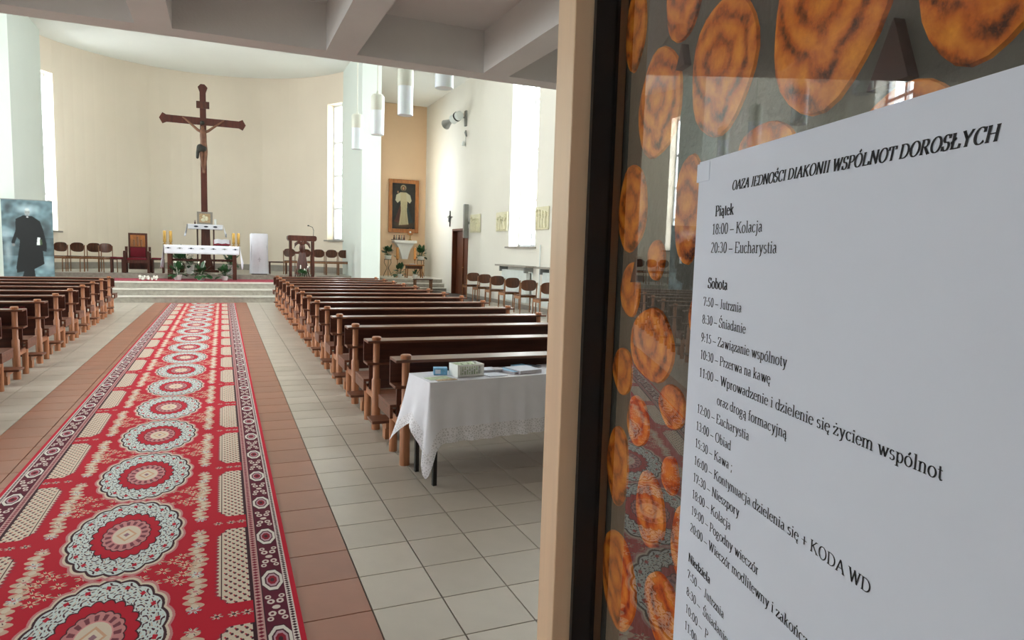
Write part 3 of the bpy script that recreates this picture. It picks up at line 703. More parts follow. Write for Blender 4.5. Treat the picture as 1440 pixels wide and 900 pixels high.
# ================================================================== throne and side seats
th = thing('priest_throne', 'carved high-back throne with wine-red seat left of the altar', 'throne', (-2.42, 23.65, .70), PI)
B().box(-.26, .26, -.30, -.24, .10, 1.22).obj('backrest', 'darkwood', th)
B().box(-.20, .20, -.235, -.205, .80, 1.16).obj('carved_panel', 'orangewood', th)
b = B()
for x, zz, h in ((-.1, .9, .1), (0, .95, .14), (.1, .9, .1)): b.ball((x, -.195, zz), (.035, .015, h)); b.ball((x, -.195, zz+h), .03)
b.obj('carving', 'chairleg', th, True)
B().box(-.21, .21, -.235, -.19, .48, .78).obj('back_cushion', 'red', th, bevel=.01)
B().box(-.26, .26, -.24, .24, .40, .46).obj('seat', 'red', th, bevel=.01)
for s_ in (-1, 1):
    B().box(s_*.32-.03, s_*.32+.03, -.26, .26, .62, .67).obj('armrest', 'darkwood', th)
    for yy in (-.25, .22): B().box(s_*.32-.035, s_*.32+.035, yy-.03, yy+.03, 0, .80 if yy < 0 else .62).obj('leg', 'darkwood', th)
B().box(-.3, .3, .2, .24, .30, .40).obj('front_rail', 'darkwood', th)
for k, (x, lab) in enumerate(((-2.96, 'dark wooden armchair close left of the priest throne'), (-1.86, 'dark wooden stool seat with red cushion between throne and altar'))):
    s = thing('server_stool', lab, 'stool', (x, 23.7, .70))
    B().box(-.18, .18, -.18, .18, .40, .43).obj('seat', 'darkwood', s); B().box(-.17, .17, -.17, .17, .43, .47).obj('cushion', 'red', s, bevel=.01)
    for x_ in (-.15, .15):
        for y_ in (-.15, .15): B().box(x_-.025, x_+.025, y_-.025, y_+.025, 0, .40).obj('leg', 'darkwood', s)

# covered lectern
cv = thing('covered_stand', 'white cloth draped over a narrow stand right of the altar', 'stand', (1.10, 23.75, .70))
B().box(-.24, .24, -.18, .18, 0, 1.30).obj('stand', 'darkwood', cv)
vs = []; n = 60
for zz, sc_ in ((1.34, .90), (1.33, .99), (1.28, 1.03), (.9, 1.0), (.5, 1.02), (.03, 1.08)):
    for k in range(n):
        a = 2*PI*k/n; e = 5; c_, s_ = math.cos(a), math.sin(a); q = (abs(c_)**e+abs(s_)**e)**(-1/e)
        w = 1+(.025*math.sin(9*a)+.015*math.sin(17*a+1))*(1.34-zz)
        vs.append((.27*c_*q*sc_*w, .21*s_*q*sc_*w, zz))
fs = [(i*n+k, i*n+(k+1) % n, (i+1)*n+(k+1) % n, (i+1)*n+k) for i in range(5) for k in range(n)]+[tuple(range(n))]
B().add(vs, fs).obj('drape', 'cloth', cv, True)
b = B(); b.box(-.012, .012, -.245, -.235, .42, .56); b.box(-.05, .05, -.245, -.235, .49, .51); b.obj('embroidered_cross', 'pages', cv)

# ambo with carved eagle
am = thing('carved_lectern', 'openwork wooden lectern carved with a spread-winged bird', 'lectern', (2.32, 22.5, .562))
b = B(); b.prismy([(-.44, 1.32), (-.40, 1.27), (.40, 1.27), (.44, 1.32), (.44, 1.40), (.40, 1.44), (-.40, 1.44), (-.44, 1.40)], -.22, .25); b.obj('desk', 'darkwood', am)
for s_ in (-1, 1):
    for y_ in (-.15, .2): B().box(s_*.34-.03, s_*.34+.03, y_-.03, y_+.03, 0, 1.27).obj('post', 'darkwood', am)
B().box(-.31, .31, -.17, -.12, .86, .93).obj('crossbar', 'darkwood', am)
b = B()
for s_ in (-1, 1):
    b.tube([(0, -.17, 1.16), (s_*.10, -.17, 1.24), (s_*.20, -.17, 1.17), (s_*.24, -.17, 1.04)], [.06, .06, .045, .015], 8)
b.ball((0, -.17, 1.05), (.09, .06, .16)); b.ball((0, -.2, 1.22), .05)
b.obj('carved_bird', 'darkwood', am, True)
for k in range(7):
    t_ = (k-3)/3; B().tube([(t_*.07, -.16, .9), (t_*.14, -.16, .5), (t_*.24, -.16, .02)], [.025, .03, .02], 6).obj('carved_ray', 'darkwood', am, True)
B().box(-.36, .36, -.2, .24, 0, .04).obj('base', 'darkwood', am)
b = B(); b.tube([(.36, 0, 1.44), (.37, 0, 1.62), (.33, -.02, 1.72), (.22, -.03, 1.76)], .008, 6); b.ball((.20, -.03, 1.765), (.03, .02, .02)); b.obj('microphone', 'black', am)
plant((2.30, 22.02, .562), 'potted plant with cream flowers at the foot of the carved lectern', .11, .13, 44, .34, flowers=4)

# ================================================================== prints (portrait banner, painting)
def canvas(w, h, bgf):
    img = np.zeros((h, w, 3)); yy, xx = np.mgrid[0:h, 0:w]; u = (xx+.5)/w; v = (yy+.5)/h
    img[:] = bgf(u, v); return img, u, v
def poly(img, u, v, pts, col, a=1):
    ins = np.zeros(u.shape, bool); n = len(pts)
    for i in range(n):
        (x0, y0), (x1, y1) = pts[i], pts[(i+1) % n]
        if y0 == y1: continue
        c = ((y0 > v) != (y1 > v)) & (u < (x1-x0)*(v-y0)/(y1-y0)+x0); ins ^= c
    img[ins] = img[ins]*(1-a)+np.array(col)*a
def ell(img, u, v, cx, cy, rx, ry, col, soft=.15, a=1):
    d = np.sqrt(((u-cx)/rx)**2+((v-cy)/ry)**2); m = np.clip((1-d)/soft, 0, 1)[..., None]*a
    img[:] = img*(1-m)+np.array(col)*m
def blur(img, k):
    for _ in range(k):
        img = (img+np.roll(img, 1, 0)+np.roll(img, -1, 0)+np.roll(img, 1, 1)+np.roll(img, -1, 1))/5
    return img
def priest():
    rs = np.random.RandomState(5); nz = blur(rs.rand(256, 140, 1), 60); nz = (nz-nz.min())/(nz.max()-nz.min())
    def f(u, v):
        base = np.array([.50, .62, .66])*np.ones(u.shape+(1,)); base = base*(.55+.5*nz)*(1.0-.25*(np.abs(v-.42) < .12)[..., None]); return base
    img, u, v = canvas(140, 256, f)
    for cx, cy, rx, ry, c in ((.12, .92, .12, .09, .2), (.22, .70, .12, .10, .25), (.85, .62, .14, .16, .22), (.10, .35, .12, .2, .75), (.9, .2, .2, .1, .7), (.5, .9, .3, .08, .85), (.05, .58, .2, .1, .8)):
        ell(img, u, v, cx, cy, rx, ry, (c*.9, c, c*1.05), .8, .7)
    K = (.045, .06, .075)
    poly(img, u, v, [(.27, .77), (.42, .82), (.60, .81), (.74, .75), (.80, .64), (.86, .45), (.85, .36), (.78, .37), (.80, .20), (.60, .13), (.62, .02), (.36, .02), (.40, .10), (.26, .08), (.25, .15), (.32, .40), (.34, .50), (.28, .54), (.22, .44), (.17, .47), (.26, .62)], K)
    ell(img, u, v, .50, .855, .062, .050, (.60, .62, .62), .3); ell(img, u, v, .50, .895, .058, .022, (.8, .83, .83), .4); ell(img, u, v, .475, .860, .014, .005, (.3, .3, .3), .6, .6); ell(img, u, v, .525, .860, .014, .005, (.3, .3, .3), .6, .6); ell(img, u, v, .50, .832, .018, .004, (.35, .35, .35), .6, .6)
    ell(img, u, v, .50, .80, .03, .01, (.9, .9, .9), .4)
    poly(img, u, v, [(.66, .44), (.73, .44), (.74, .54), (.68, .545)], (.93, .95, .95)); poly(img, u, v, [(.73, .44), (.78, .45), (.77, .52), (.73, .51)], (.25, .32, .22))
    ell(img, u, v, .21, .44, .04, .025, (.5, .5, .5), .4)
    return blur(np.clip(img, 0, 1), 1)
def painting():
    rs = np.random.RandomState(8); nz = blur(rs.rand(224, 120, 1), 30); nz = (nz-nz.min())/(nz.max()-nz.min())
    img, u, v = canvas(120, 224, lambda u, v: np.array([.10, .09, .07])*(.6+.9*nz)*np.ones(u.shape+(1,)))
    ell(img, u, v, .5, .10, .6, .12, (.42, .30, .18), .8, .8)
    poly(img, u, v, [(.48, .62), (.40, .60), (.10, .16), (.30, .12)], (.45, .18, .12), .55)
    poly(img, u, v, [(.52, .62), (.60, .60), (.92, .14), (.66, .12)], (.10, .22, .24), .7)
    poly(img, u, v, [(.36, .80), (.60, .80), (.66, .60), (.64, .40), (.72, .10), (.30, .08), (.38, .40), (.36, .60)], (.72, .68, .54))
    for x in (.40, .47, .56, .62): poly(img, u, v, [(x, .10), (x+.02, .10), (.50+(x-.5)*.5+.01, .6), (.50+(x-.5)*.5, .6)], (.50, .46, .34), .6)
    poly(img, u, v, [(.36, .80), (.18, .74), (.14, .62), (.24, .56), (.36, .62)], (.74, .72, .62)); poly(img, u, v, [(.60, .80), (.78, .74), (.84, .62), (.76, .56), (.62, .62)], (.74, .72, .62))
    ell(img, u, v, .48, .895, .14, .075, (.78, .72, .55), .3); ell(img, u, v, .48, .885, .10, .06, (.25, .15, .10), .3); ell(img, u, v, .48, .885, .055, .04, (.70, .52, .38), .3)
    ell(img, u, v, .25, .80, .04, .03, (.65, .5, .38), .3)
    return blur(np.clip(img, 0, 1), 2)
pm, pmp = img_mat('portrait_print', priest(), 1.12, 2.03, .5, True); pmp.inputs['Location'].default_value = (.5, 0, 0)
bn_ = thing('portrait_banner', 'large monochrome portrait banner of a priest in a black cassock', 'banner', (-4.70, 21.38, .585))
B().box(-.56, .56, -.004, .004, 0.03, 2.06).obj('printed_sheet', pm, bn_)
b = B(); b.tube([(-.57, .0, .02), (.57, .0, .02)], .02, 6); b.tube([(-.57, 0, 2.07), (.57, 0, 2.07)], .012, 6); b.obj('rail', 'metal', bn_)
for x in (-.4, .4): B().box(x-.02, x+.02, -.12, .12, -.035, .005).obj('foot', 'metal', bn_)
pt = thing('framed_painting', 'orange-wood framed painting of a robed standing figure above the chapel shelf', 'painting', (7.30, 29.28, 2.40))
pm2, pmp2 = img_mat('robed_figure_painting', painting(), 1.04, 1.98, .5, True); pmp2.inputs['Location'].default_value = (.5, -.085, 0)
B().box(-.52, .52, -.05, -.03, .16, 2.14).obj('canvas', pm2, pt)
b = B(); b.box(-.67, -.51, -.09, 0, 0, 2.30); b.box(.51, .67, -.09, 0, 0, 2.30); b.box(-.51, .51, -.09, 0, 0, .17); b.box(-.51, .51, -.09, 0, 2.13, 2.30); b.obj('frame', 'orangewood', pt, bevel=.02)

# ================================================================== chapel corner
cb = thing('corbel_shelf', 'white flaring plaster corbel shelf below the framed painting', 'shelf', (7.32, 29.3, 1.25))
B().box(-.50, .50, -.45, 0, .70, .82).obj('shelf_slab', 'white', cb)
B().prismy([(-.12, 0), (.12, 0), (.16, .18), (.24, .42), (.42, .70), (-.42, .70), (-.24, .42), (-.16, .18)], -.35, 0).obj('corbel', 'white', cb)
nat = thing('small_figurines', 'row of small dark figurines on the white corbel shelf', 'figurine', (7.12, 29.0, 2.07))
for k in range(5): b = B(); b.lathe([(.05, 0), (.035, .1), (.02, .16)], -.28+k*.11, 0, 8); b.ball((-.28+k*.11, 0, .19), .028, 8, 5); b.obj('figurine', 'plinth' if k % 2 else 'darkwood', nat, True)
B().box(-.4, .1, -.07, .07, -.0, .03).obj('base', 'darkwood', nat)
mo = thing('gilt_monstrance', 'small golden sunburst monstrance on the right of the corbel shelf', 'monstrance', (7.55, 29.0, 2.07))
B().lathe([(.09, 0), (.07, .03), (.02, .06), (.025, .15), (.015, .22)], n=12).obj('foot', 'gold', mo, True)
b = B(); R0 = .17
b.prismy([((R0 if k % 2 else R0*.72)*math.cos(2*PI*k/24), .36+(R0 if k % 2 else R0*.72)*math.sin(2*PI*k/24)) for k in range(24)], -.012, .012); b.obj('rays', 'orangewood', mo)
b = B(); b.ball((0, 0, .36), (.06, .02, .06)); b.obj('lunette', 'white', mo, True)
def wire_plant(x, y, z, lab, s):
    t = thing('wire_plant_stand', 'curled wire stand holding the plant %s of the corbel' % s, 'plant stand', (x, y, z))
    B().tube([(.15*math.cos(2*PI*k/12), .15*math.sin(2*PI*k/12), .72) for k in range(13)], .012, 5).obj('ring', 'blackmetal', t)
    for k in range(3):
        a = 2*PI*k/3+.4; c_, s_ = math.cos(a), math.sin(a)
        B().tube([(.15*c_, .15*s_, .72), (.17*c_, .17*s_, .58), (.05*c_, .05*s_, .40), (.05*c_, .05*s_, .32), (.16*c_, .16*s_, .12), (.20*c_, .20*s_, 0)], .011, 5).obj('leg', 'blackmetal', t)
    plant((x, y, z+.73), lab, .15, .16, 34, .42, group='plants on wire stands')
wire_plant(6.42, 28.3, .51, 'leafy plant in white pot left of the corbel on a wire stand', 'left')
wire_plant(7.85, 28.3, .51, 'leafy plant in white pot right of the corbel on a wire stand', 'right')
for x, lab in ((6.66, 'honey-coloured pillar candle on a tall stand left of the small table'), (7.40, 'honey-coloured pillar candle on a tall stand right of the small table')):
    t = thing('candle_stand', lab, 'candle', (x, 27.6, .51), 0, 'tall candle stands in the chapel')
    B().lathe([(.10, 0), (.10, .02), (.015, .04), (.015, .70), (.05, .74), (.05, .77)], n=10).obj('stand', 'orangewood', t, True)
    B().lathe([(.055, .77), (.06, .80), (.055, 1.2), (.05, 1.24)], n=12).obj('pillar_candle', 'amberwax', t, True)
tb = thing('small_side_table', 'small orange-wood table with splayed legs in the chapel corner', 'table', (7.26, 27.2, .51))
B().box(-.38, .38, -.2, .2, .50, .55).obj('tabletop', 'orangewood', tb); B().box(-.32, .32, -.16, .16, .38, .50).obj('apron', 'chairwood', tb)
for x in (-1, 1):
    for y_ in (-.15, .15): B().tube([(x*.30, y_, .38), (x*.33, y_, 0)], .025, 6).obj('leg', 'orangewood', tb)
o = B().box(-.12, .12, -.08, .08, 0, .03).obj('open_book', 'pages'); o.location = (7.2, 27.2, 1.06); tag(o, 'small pale book lying on the chapel side table', 'book')
tb = thing('low_stool', 'low brown stool before the small chapel table', 'stool', (7.2, 25.6, 0))
B().box(-.36, .36, -.16, .16, .50, .54).obj('seat', 'chairwood', tb)
for x in (-.32, .32):
    for y_ in (-.12, .12): B().box(x-.025, x+.025, y_-.025, y_+.025, 0, .50).obj('leg', 'chairleg', tb)
plant((6.62, 27.0, .51), 'low floor plant left of the small chapel table legs', .1, .16, 36, .42)
plant((7.20, 26.75, .51), 'low floor plant before the small chapel table', .1, .16, 30, .2)

# ================================================================== right wall fittings
for k, (y0, y1, z0, z1) in enumerate([(22.2, 23.2, 2.34, 2.98), (19.72, 20.68, 2.34, 2.95), (16.80, 17.66, 2.33, 2.97)]):
    t = thing('station_relief', 'cream relief plaque of the stations, %s' % ['nearest the brown door', 'just left of the tall window', 'just right of the tall window'][k], 'relief', (XR-.012, (y0+y1)/2, z0), -PI/2, 'relief plaques on the right wall')
    w = (y1-y0)/2; h = z1-z0
    B().box(-w, w, -.04, 0, 0, h).obj('plaque', 'relief', t, bevel=.01)
    b = B(); rr = random.Random(k)
    for q in range(4):
        x = -w*.65+q*w*.43; hh = h*rr.uniform(.55, .75)
        b.tube([(x, -.05, .05), (x+rr.uniform(-.05, .05), -.06, hh*.6), (x+rr.uniform(-.03, .03), -.055, hh)], [.05, .06, .03], 8); b.ball((x, -.06, hh+.06), .045, 8, 6)
        b.tube([(x, -.07, hh*.8), (x+.12, -.07, hh*.9+rr.uniform(-.1, .1))], .018, 6)
    b.obj('carved_figures', 'relief', t, True)
t = thing('column_loudspeaker', 'tall slim grey column loudspeaker on the wall by the brown door', 'loudspeaker', (XR, 23.42, 2.15), -PI/2)
B().box(-.07, .07, -.22, -.06, 0, 1.22).obj('cabinet', 'metal', t, bevel=.01); B().box(-.05, .05, -.23, -.22, .04, 1.18).obj('grille', 'plinth', t); B().box(-.03, .03, -.06, 0, .5, .6).obj('bracket', 'metal', t)
t = thing('wall_crucifix', 'small wrought wall crucifix left above the brown door', 'crucifix', (XR, 25.66, 2.62), -PI/2)
B().box(-.018, .018, -.04, -.01, 0, .62).obj('upright', 'blackmetal', t); B().box(-.28, .28, -.04, -.01, .36, .39).obj('crossbar', 'blackmetal', t)
b = B(); b.ball((0, -.06, .40), .035, 8, 5); b.tube([(0, -.06, .36), (0, -.06, .18)], [.04, .025], 6); b.tube([(-.2, -.05, .40), (0, -.06, .34), (.2, -.05, .40)], .014, 5); b.tube([(-.18, -.03, .30), (-.24, -.03, .22), (-.12, -.03, .18)], .01, 5); b.obj('figure', 'metal', t, True)
t = thing('wall_floodlight', 'metal floodlight with flared shade on a bracket high on the right wall', 'lamp', (XR, 24.0, 6.35), -PI/2)
o = B().tube([(0, -.05, .2), (0, -.30, .22)], .03, 8).obj('arm', 'metal', t)
B().box(-.08, .08, -.06, 0, -.1, .45).obj('bracket', 'metal', t)
B().tube([(.12, -.30, .25), (-.30, -.42, .15)], [.16, .17], 16).obj('housing', 'radiator', t, True)
B().tube([(.0, -.34, .225), (-.06, -.355, .21)], .175, 16).obj('band', 'blackmetal', t, True)
B().tube([(-.30, -.42, .15), (-.42, -.46, .12), (-.75, -.56, .02)], [.05, .06, .19], 12).obj('flared_shade', 'metal', t, True)
t = thing('wall_sensor', 'small curved sensor box with cable below the wall floodlight', 'sensor', (XR, 23.9, 5.55), -PI/2)
B().tube([(.1, -.06, .30), (.06, -.08, .44), (.04, -.06, .52)], [.03, .05, .03], 8).obj('horn', 'metal', t, True)
B().tube([(-.1, -.01, .36), (-.12, -.01, .18), (-.08, -.01, -.05)], .008, 5).obj('cable', 'metal', t); B().lathe([(.07, 0), (.05, .12), (.02, .16)], -.12, -.08, 10).obj('dome', 'radiator', t, True)
def radiator(yc, w, lab):
    t = thing('wall_radiator', lab, 'radiator', (XR, yc, 0), -PI/2)
    for k in range(int(w/.09)):
        x = -w/2+.045+k*.09; B().box(x-.036, x+.036, -.20, -.08, .20, 1.14).obj('rib', 'radiator', t)
    B().box(-w/2, w/2, -.19, -.09, .26, .32).obj('lower_manifold', 'radiator', t)
    b = B(); b.tube([(w/2+.02, -.14, 1.1), (w/2+.25, -.14, 1.1), (w/2+.25, -.10, 0)], .018, 8); b.obj('supply_pipe', 'radiator', t)
    t2 = thing('radiator_shelf', 'grey stone shelf fixed above the %s' % lab, 'shelf', (XR, yc, 1.24), -PI/2)
    B().box(-w/2-.25, w/2+.25, -.34, 0, 0, .05).obj('slab', 'plinth', t2)
    for x in (-w/2, w/2): B().box(x-.03, x+.03, -.28, 0, -.16, 0).obj('bracket', 'metal', t2)
radiator(18.75, 1.9, 'white ribbed radiator under the tall window by the chairs')
radiator(15.9, 1.7, 'white ribbed radiator half hidden by the door post')
o = B().lathe([(.02, 0), (.02, 1.9)], n=8).obj('heating_pipe', 'radiator'); o.location = (XR-.06, 17.22, 0); tag(o, 'thin white vertical heating pipe between the two radiators', 'pipe')

# ================================================================== pendant lamps
def make_lamp():
    t = thing('pendant_lamp', 'x', 'lamp')
    B().lathe([(.11, .0), (.115, .005), (.115, .42), (.11, .425)], n=20).obj('glass_shade', 'opal', t, True)
    B().lathe([(.116, .42), (.118, .425), (.118, .66), (.09, .70), (.03, .71), (.02, .76)], n=20).obj('cap', 'lampcap', t, True)
    B().lathe([(.012, .76), (.012, ZC-3.66)], n=8).obj('rod', 'lampcap', t, True)
    return t
l0 = make_lamp(); l0.location = (2.56, 8.28, 3.66); l0['group'] = 'pendant lamps over the right pews'; l0['label'] = 'nearest white cylinder pendant, cut by the gallery beam'
LN = ['nearest white cylinder pendant, cut by the gallery beam', 'second white cylinder pendant, high by the peach wall', 'third white cylinder pendant, before the pilaster right edge', 'farthest white cylinder pendant, before the white pilaster']
for k, y in enumerate([10.2, 12.18, 14.15]): dup(l0, (2.55, y, 3.66), 0, LN[k+1])
for k, y in enumerate([8.28, 10.2, 12.18, 14.15]):
    o = dup(l0, (-3.6, y, 3.66), 0, 'white pendant over the left pews, %s from the gallery, seen mirrored in the door glass' % ORD[k]); o['group'] = 'pendant lamps over the left pews'

# ================================================================== TABLE with cloth and leaflets
TA = math.radians(6.5)
TX, TY = 1.30, 4.39                              # front left corner
tbl = thing('literature_table', 'narrow table on black metal legs under a white lace-edged cloth', 'table', (TX, TY, 0), TA)
TW, TD, TZ = 1.35, .385, .735
B().box(0, TW, 0, TD, TZ-.03, TZ).obj('tabletop', 'chairleg', tbl)
for x in (.05, TW-.05):
    for y_ in (.0, TD-.05): B().box(x-.014, x+.014, y_+.005, y_+.033, 0, TZ-.03).obj('leg', 'blackmetal', tbl)
def table_cloth():
    b = B(); z0 = TZ+.002; vs = []; fs = []; m = 12; lace = []
    # perimeter path: back-left -> front-left -> front-right
    path = []
    nL, nF = 14, 44
    for i in range(nL): path.append((0, TD*(1-i/nL), (-1, 0), i/nL, 'L'))
    for k in range(5):
        a = PI+PI/2*k/4; path.append((0, 0, (math.cos(a), math.sin(a)), k/4, 'C'))
    for i in range(1, nF+1): path.append((TW*i/nF, 0, (0, -1), i/nF, 'F'))
    for (x, y_, nn, t, s) in path:
        if s == 'L':
            drop = .60-.26*math.sin(PI*min(1, max(0, (t*1.0))))**.8 if t > .1 else .52
            drop = .56-.24*math.sin(PI*t)**.7
            flare = .05+.10*(1-t)**2+.03*math.cos(t*9)
        elif s == 'C': drop = .57+.09*math.sin(PI*t); flare = .055
        else:
            drop = .425+.17*math.exp(-t*55); flare = .03+.012*math.sin(t*60)+.008*math.sin(t*23+1)
        for k in range(m+1):
            q = k/m
            off = .006+flare*q**1.0*(.6+.4*q)
            vs.append((x+nn[0]*off, y_+nn[1]*off, z0+.004-drop*q-(.006 if k else 0)))
            if k == m: lace.append(drop)
    n = len(path)
    for i in range(n-1):
        for k in range(m):
            b.mi = 1 if k >= m-(3 if path[i][4] != 'F' else 3) else 0
            a = i*(m+1)+k; fs_ = [(a, a+m+1, a+m+2, a+1)]
            fs.append((fs_[0], b.mi))
    base = len(vs)
    b.v = vs; b.f = [f for f, _ in fs]; b.m = [q for _, q in fs]
    b.mi = 0; b.box(-.006, TW+.006, -.006, TD+.006, z0-.0, z0+.004)
    bt = []
    o = b.obj('lace_tablecloth', ['cloth', 'lace'], None, True)
    o.location = (TX, TY, 0); o.rotation_euler.z = TA
    return tag(o, 'white cotton tablecloth with lace hem draped over the literature table', 'tablecloth')
table_cloth()
Rz = Matrix.Rotation(TA, 3, 'Z')
def on_table(name, x, y_, z0, rz, build, label, cat, group=None):
    p = Rz @ Vector((x, y_, 0)); t = thing(name, label, cat, (TX+p.x, TY+p.y, TZ+.0065+z0), TA+rz, group); build(t); return t
def crate(t):
    w, d, h = .215, .14, .09
    b = B(); b.box(0, w, 0, d, 0, .006); b.obj('bottom', 'white', t)
    def side(nm, fn, n_, L, mname):
        b = B(); b.box(*fn(0, L, 0, .018)); b.box(*fn(0, L, h-.012, h)); b.box(*fn(0, .022, .018, h-.012)); b.box(*fn(L-.022, L, .018, h-.012))
        x = .03
        while x < L-.03:
            b.box(*fn(x, x+.006, .018, h-.012)); zz = .03 + .03*((x*71) % 1); b.box(*fn(x, min(L-.02, x+.018), zz, zz+.008)); x += .019
        b.obj(nm, mname, t)
    side('front_panel', lambda a, c, z0, z1: (a, c, 0, .006, z0, z1), 1, w, 'plinth' if False else 'white')
    side('rear_panel', lambda a, c, z0, z1: (a, c, d-.006, d, z0, z1), 1, w, 'white')
    B().box(0, .006, .006, d-.006, 0, h).obj('end_panel', 'white', t); B().box(w-.006, w, .006, d-.006, 0, h).obj('end_panel', 'white', t)
on_table('openwork_crate', .245, .085, 0, .03, crate, 'small white crate with cut-out sides on the literature table', 'crate')
for k in range(3):
    on_table('leaflet_card', .26+.055*k, .10, .008, .03, lambda t, k=k: B().add([(0, 0, 0), (.05, .0, 0), (.05, .10, 0), (0, .1, 0), (0, .02, .07+.008*k), (.05, .02, .07), (.05, .11, .085), (0, .11, .08)], [(0,3,2,1),(4,5,6,7),(0,1,5,4),(1,2,6,5),(2,3,7,6),(3,0,4,7)]).obj('card_stack', 'green', t), 'pale green card stack in the white crate, %s from its left end' % ORD[k], 'card', 'cards in the crate')
def booklet(w, d, h, m1, m2='pages'):
    def f(t):
        B().box(0, w, 0, d, 0, h).obj('pages', m2, t); B().box(-.001, w+.001, -.001, d+.001, h, h+.0015).obj('cover', m1, t)
    return f
def bluebox(t):
    B().box(0, .10, 0, .07, 0, .05).obj('box_body', 'blue', t); B().box(.012, .05, -.001, 0, .01, .04).obj('print_patch', 'paper', t)
on_table('blue_card_box', .13, .25, 0, -.35, bluebox, 'light blue card box left of the white crate', 'box')
on_table('green_leaflet', .03, .06, 0, .12, booklet(.17, .10, .002, 'green'), 'greenish picture leaflet at the left front table corner', 'leaflet')
on_table('tan_leaflet', .06, .015, 0, -.02, booklet(.15, .05, .003, 'tan'), 'tan picture leaflet at the front edge of the table', 'leaflet')
on_table('white_leaflet', .48, .03, 0, .05, booklet(.15, .15, .003, 'paper'), 'plain white sheets right of the crate', 'leaflet')
on_table('booklet_pile', .50, .20, 0, -.08, booklet(.13, .12, .02, 'paper'), 'small white booklet pile behind the loose sheets', 'booklet')
on_table('mauve_booklet', .60, .18, 0, -.10, booklet(.07, .10, .022, 'pages'), 'greyish booklet beside the small white pile', 'booklet')
on_table('blue_booklet_pile', .70, .06, 0, .35, booklet(.10, .18, .018, 'blue'), 'light blue booklets fanned on the table right part', 'booklet')
on_table('grey_booklet_pile', .74, .04, 0, .10, booklet(.20, .20, .026, 'paper'), 'pile of white booklets with grey edges at the table front', 'booklet')
on_table('rear_booklet', .86, .24, 0, .2, booklet(.12, .12, .016, 'blue'), 'blue-grey booklet at the rear of the table', 'booklet')
on_table('navy_booklet', .94, .20, 0, .5, booklet(.15, .12, .012, 'navy'), 'dark navy booklet near the door post on the table', 'booklet')

# ================================================================== GLAZED ENTRANCE DOOR (open leaf)
A = math.radians(14.5); dv = Vector((math.sin(A), math.cos(A), 0)); nv = Vector((math.cos(A), -math.sin(A), 0))
SH = .555; P0 = .146
hp = dv*SH+nv*P0
door = struct(bpy.data.objects.new('door_2', None)); COL.objects.link(door)
AD = math.radians(12.3)
door.location = (hp.x, hp.y, 0); door.rotation_euler = (0, 0, math.atan2(-math.cos(AD), -math.sin(AD)))
# local: x from far stile towards and past the viewer, y away from the viewer
DWID = .95
B().box(0, .05, -.029, .035, .02, 2.1).obj('stile', 'beech', door, bevel=.001)
B().box(DWID-.05, DWID, -.029, .035, .02, 2.1).obj('stile', 'beech', door)
B().box(.05, DWID-.05, -.029, .035, 2.05, 2.1).obj('rail', 'beech', door); B().box(.05, DWID-.05, -.029, .035, .02, .12).obj('rail', 'beech', door)
b = B(); b.box(.0502, .0565, -.0145, .004, .12, 2.05); b.box(DWID-.0565, DWID-.0502, -.0145, .004, .12, 2.05); b.obj('gasket', 'black', door)
B().box(.0565, DWID-.0565, 0, .004, .12, 2.05).obj('glass_pane', 'doorglass', door)
panel = B().box(.0505, DWID-.0505, .012, .030, .12, 2.05).obj('mosaic_panel', 'resin', door)
door['label'] = 'open door leaf with amber glass discs behind a clear reflecting pane'
# amber discs: (s, z, rx, rz) measured, then packed rows
D_ = [(.0707, 1.8037, .037, .030), (.151, 1.799, .026, .027), (.0441-.002, 1.7418, .022, .034), (.1196, 1.7413, .035, .036), (.203, 1.7437, .0355, .037), (.0795, 1.6749, .0345, .032), (.2899, 1.744, .038, .042), (.3680, 1.738, .028, .036),
      (.2505, 1.6925, .024, .0135), (.3396, 1.6850, .026, .018), (.1728, 1.6695, .019, .033), (.1268, 1.5815, .037, .025), (.1644, 1.5480, .019, .014), (.0861, 1.3958, .036, .037), (.168, 1.4151, .030, .024),
      (.0429-.002, 1.3351, .021, .032), (.1908, 1.4702, .017, .023), (.1101, 1.5246, .020, .018)]
rr = random.Random(11)
def free(s, z_, r, pad=.004):
    return all(math.hypot((s-a)/(r+c+pad), (z_-b_)/(r+d+pad)) > 1 for a, b_, c, d in D_)
for r in (.037, .032, .026, .019, .013):
    for tr in range(1500):
        s, z_ = rr.uniform(.062, .88), rr.uniform(1.06, 1.99)
        if free(s, z_, r): D_.append((s, z_, r*rr.uniform(.92, 1.05), r*rr.uniform(.92, 1.08)))
def disc_me(sides=26):
    b = B(); prof = ((1.0, .0125), (.97, .0105), (.86, .0095), (.0, .0090)); vs = []; n = sides
    for q, yv in prof[:3]: vs += [(q*math.cos(2*PI*k/n), yv-.012, q*math.sin(2*PI*k/n)) for k in range(n)]
    vs.append((0, .009-.012, 0))
    fs = [(i*n+k, i*n+(k+1) % n, (i+1)*n+(k+1) % n, (i+1)*n+k) for i in range(2) for k in range(n)]+[(2*n+k, 2*n+(k+1) % n, 3*n) for k in range(n)]
    return vs, fs
vs0, fs0 = disc_me()
for (s, z_, rx, rz) in D_[:290]:
    x = s
    if x-rx < .05 or x+rx > DWID-.052: 
        if x-rx < .05 and x > .06: rx = x-.052
        else: continue
    b = B(); ph_ = rr.uniform(0, 6); vs = []
    for v in vs0:
        t = math.atan2(v[2], v[0]); w = 1+.03*math.sin(3*t+ph_)+.02*math.sin(5*t+2*ph_); vs.append((v[0]*rx*w, v[1], v[2]*rz*w))
    b.add(vs, fs0); o = b.obj('amber_disc', 'disc', panel, True); o.location = (x, .012, z_)
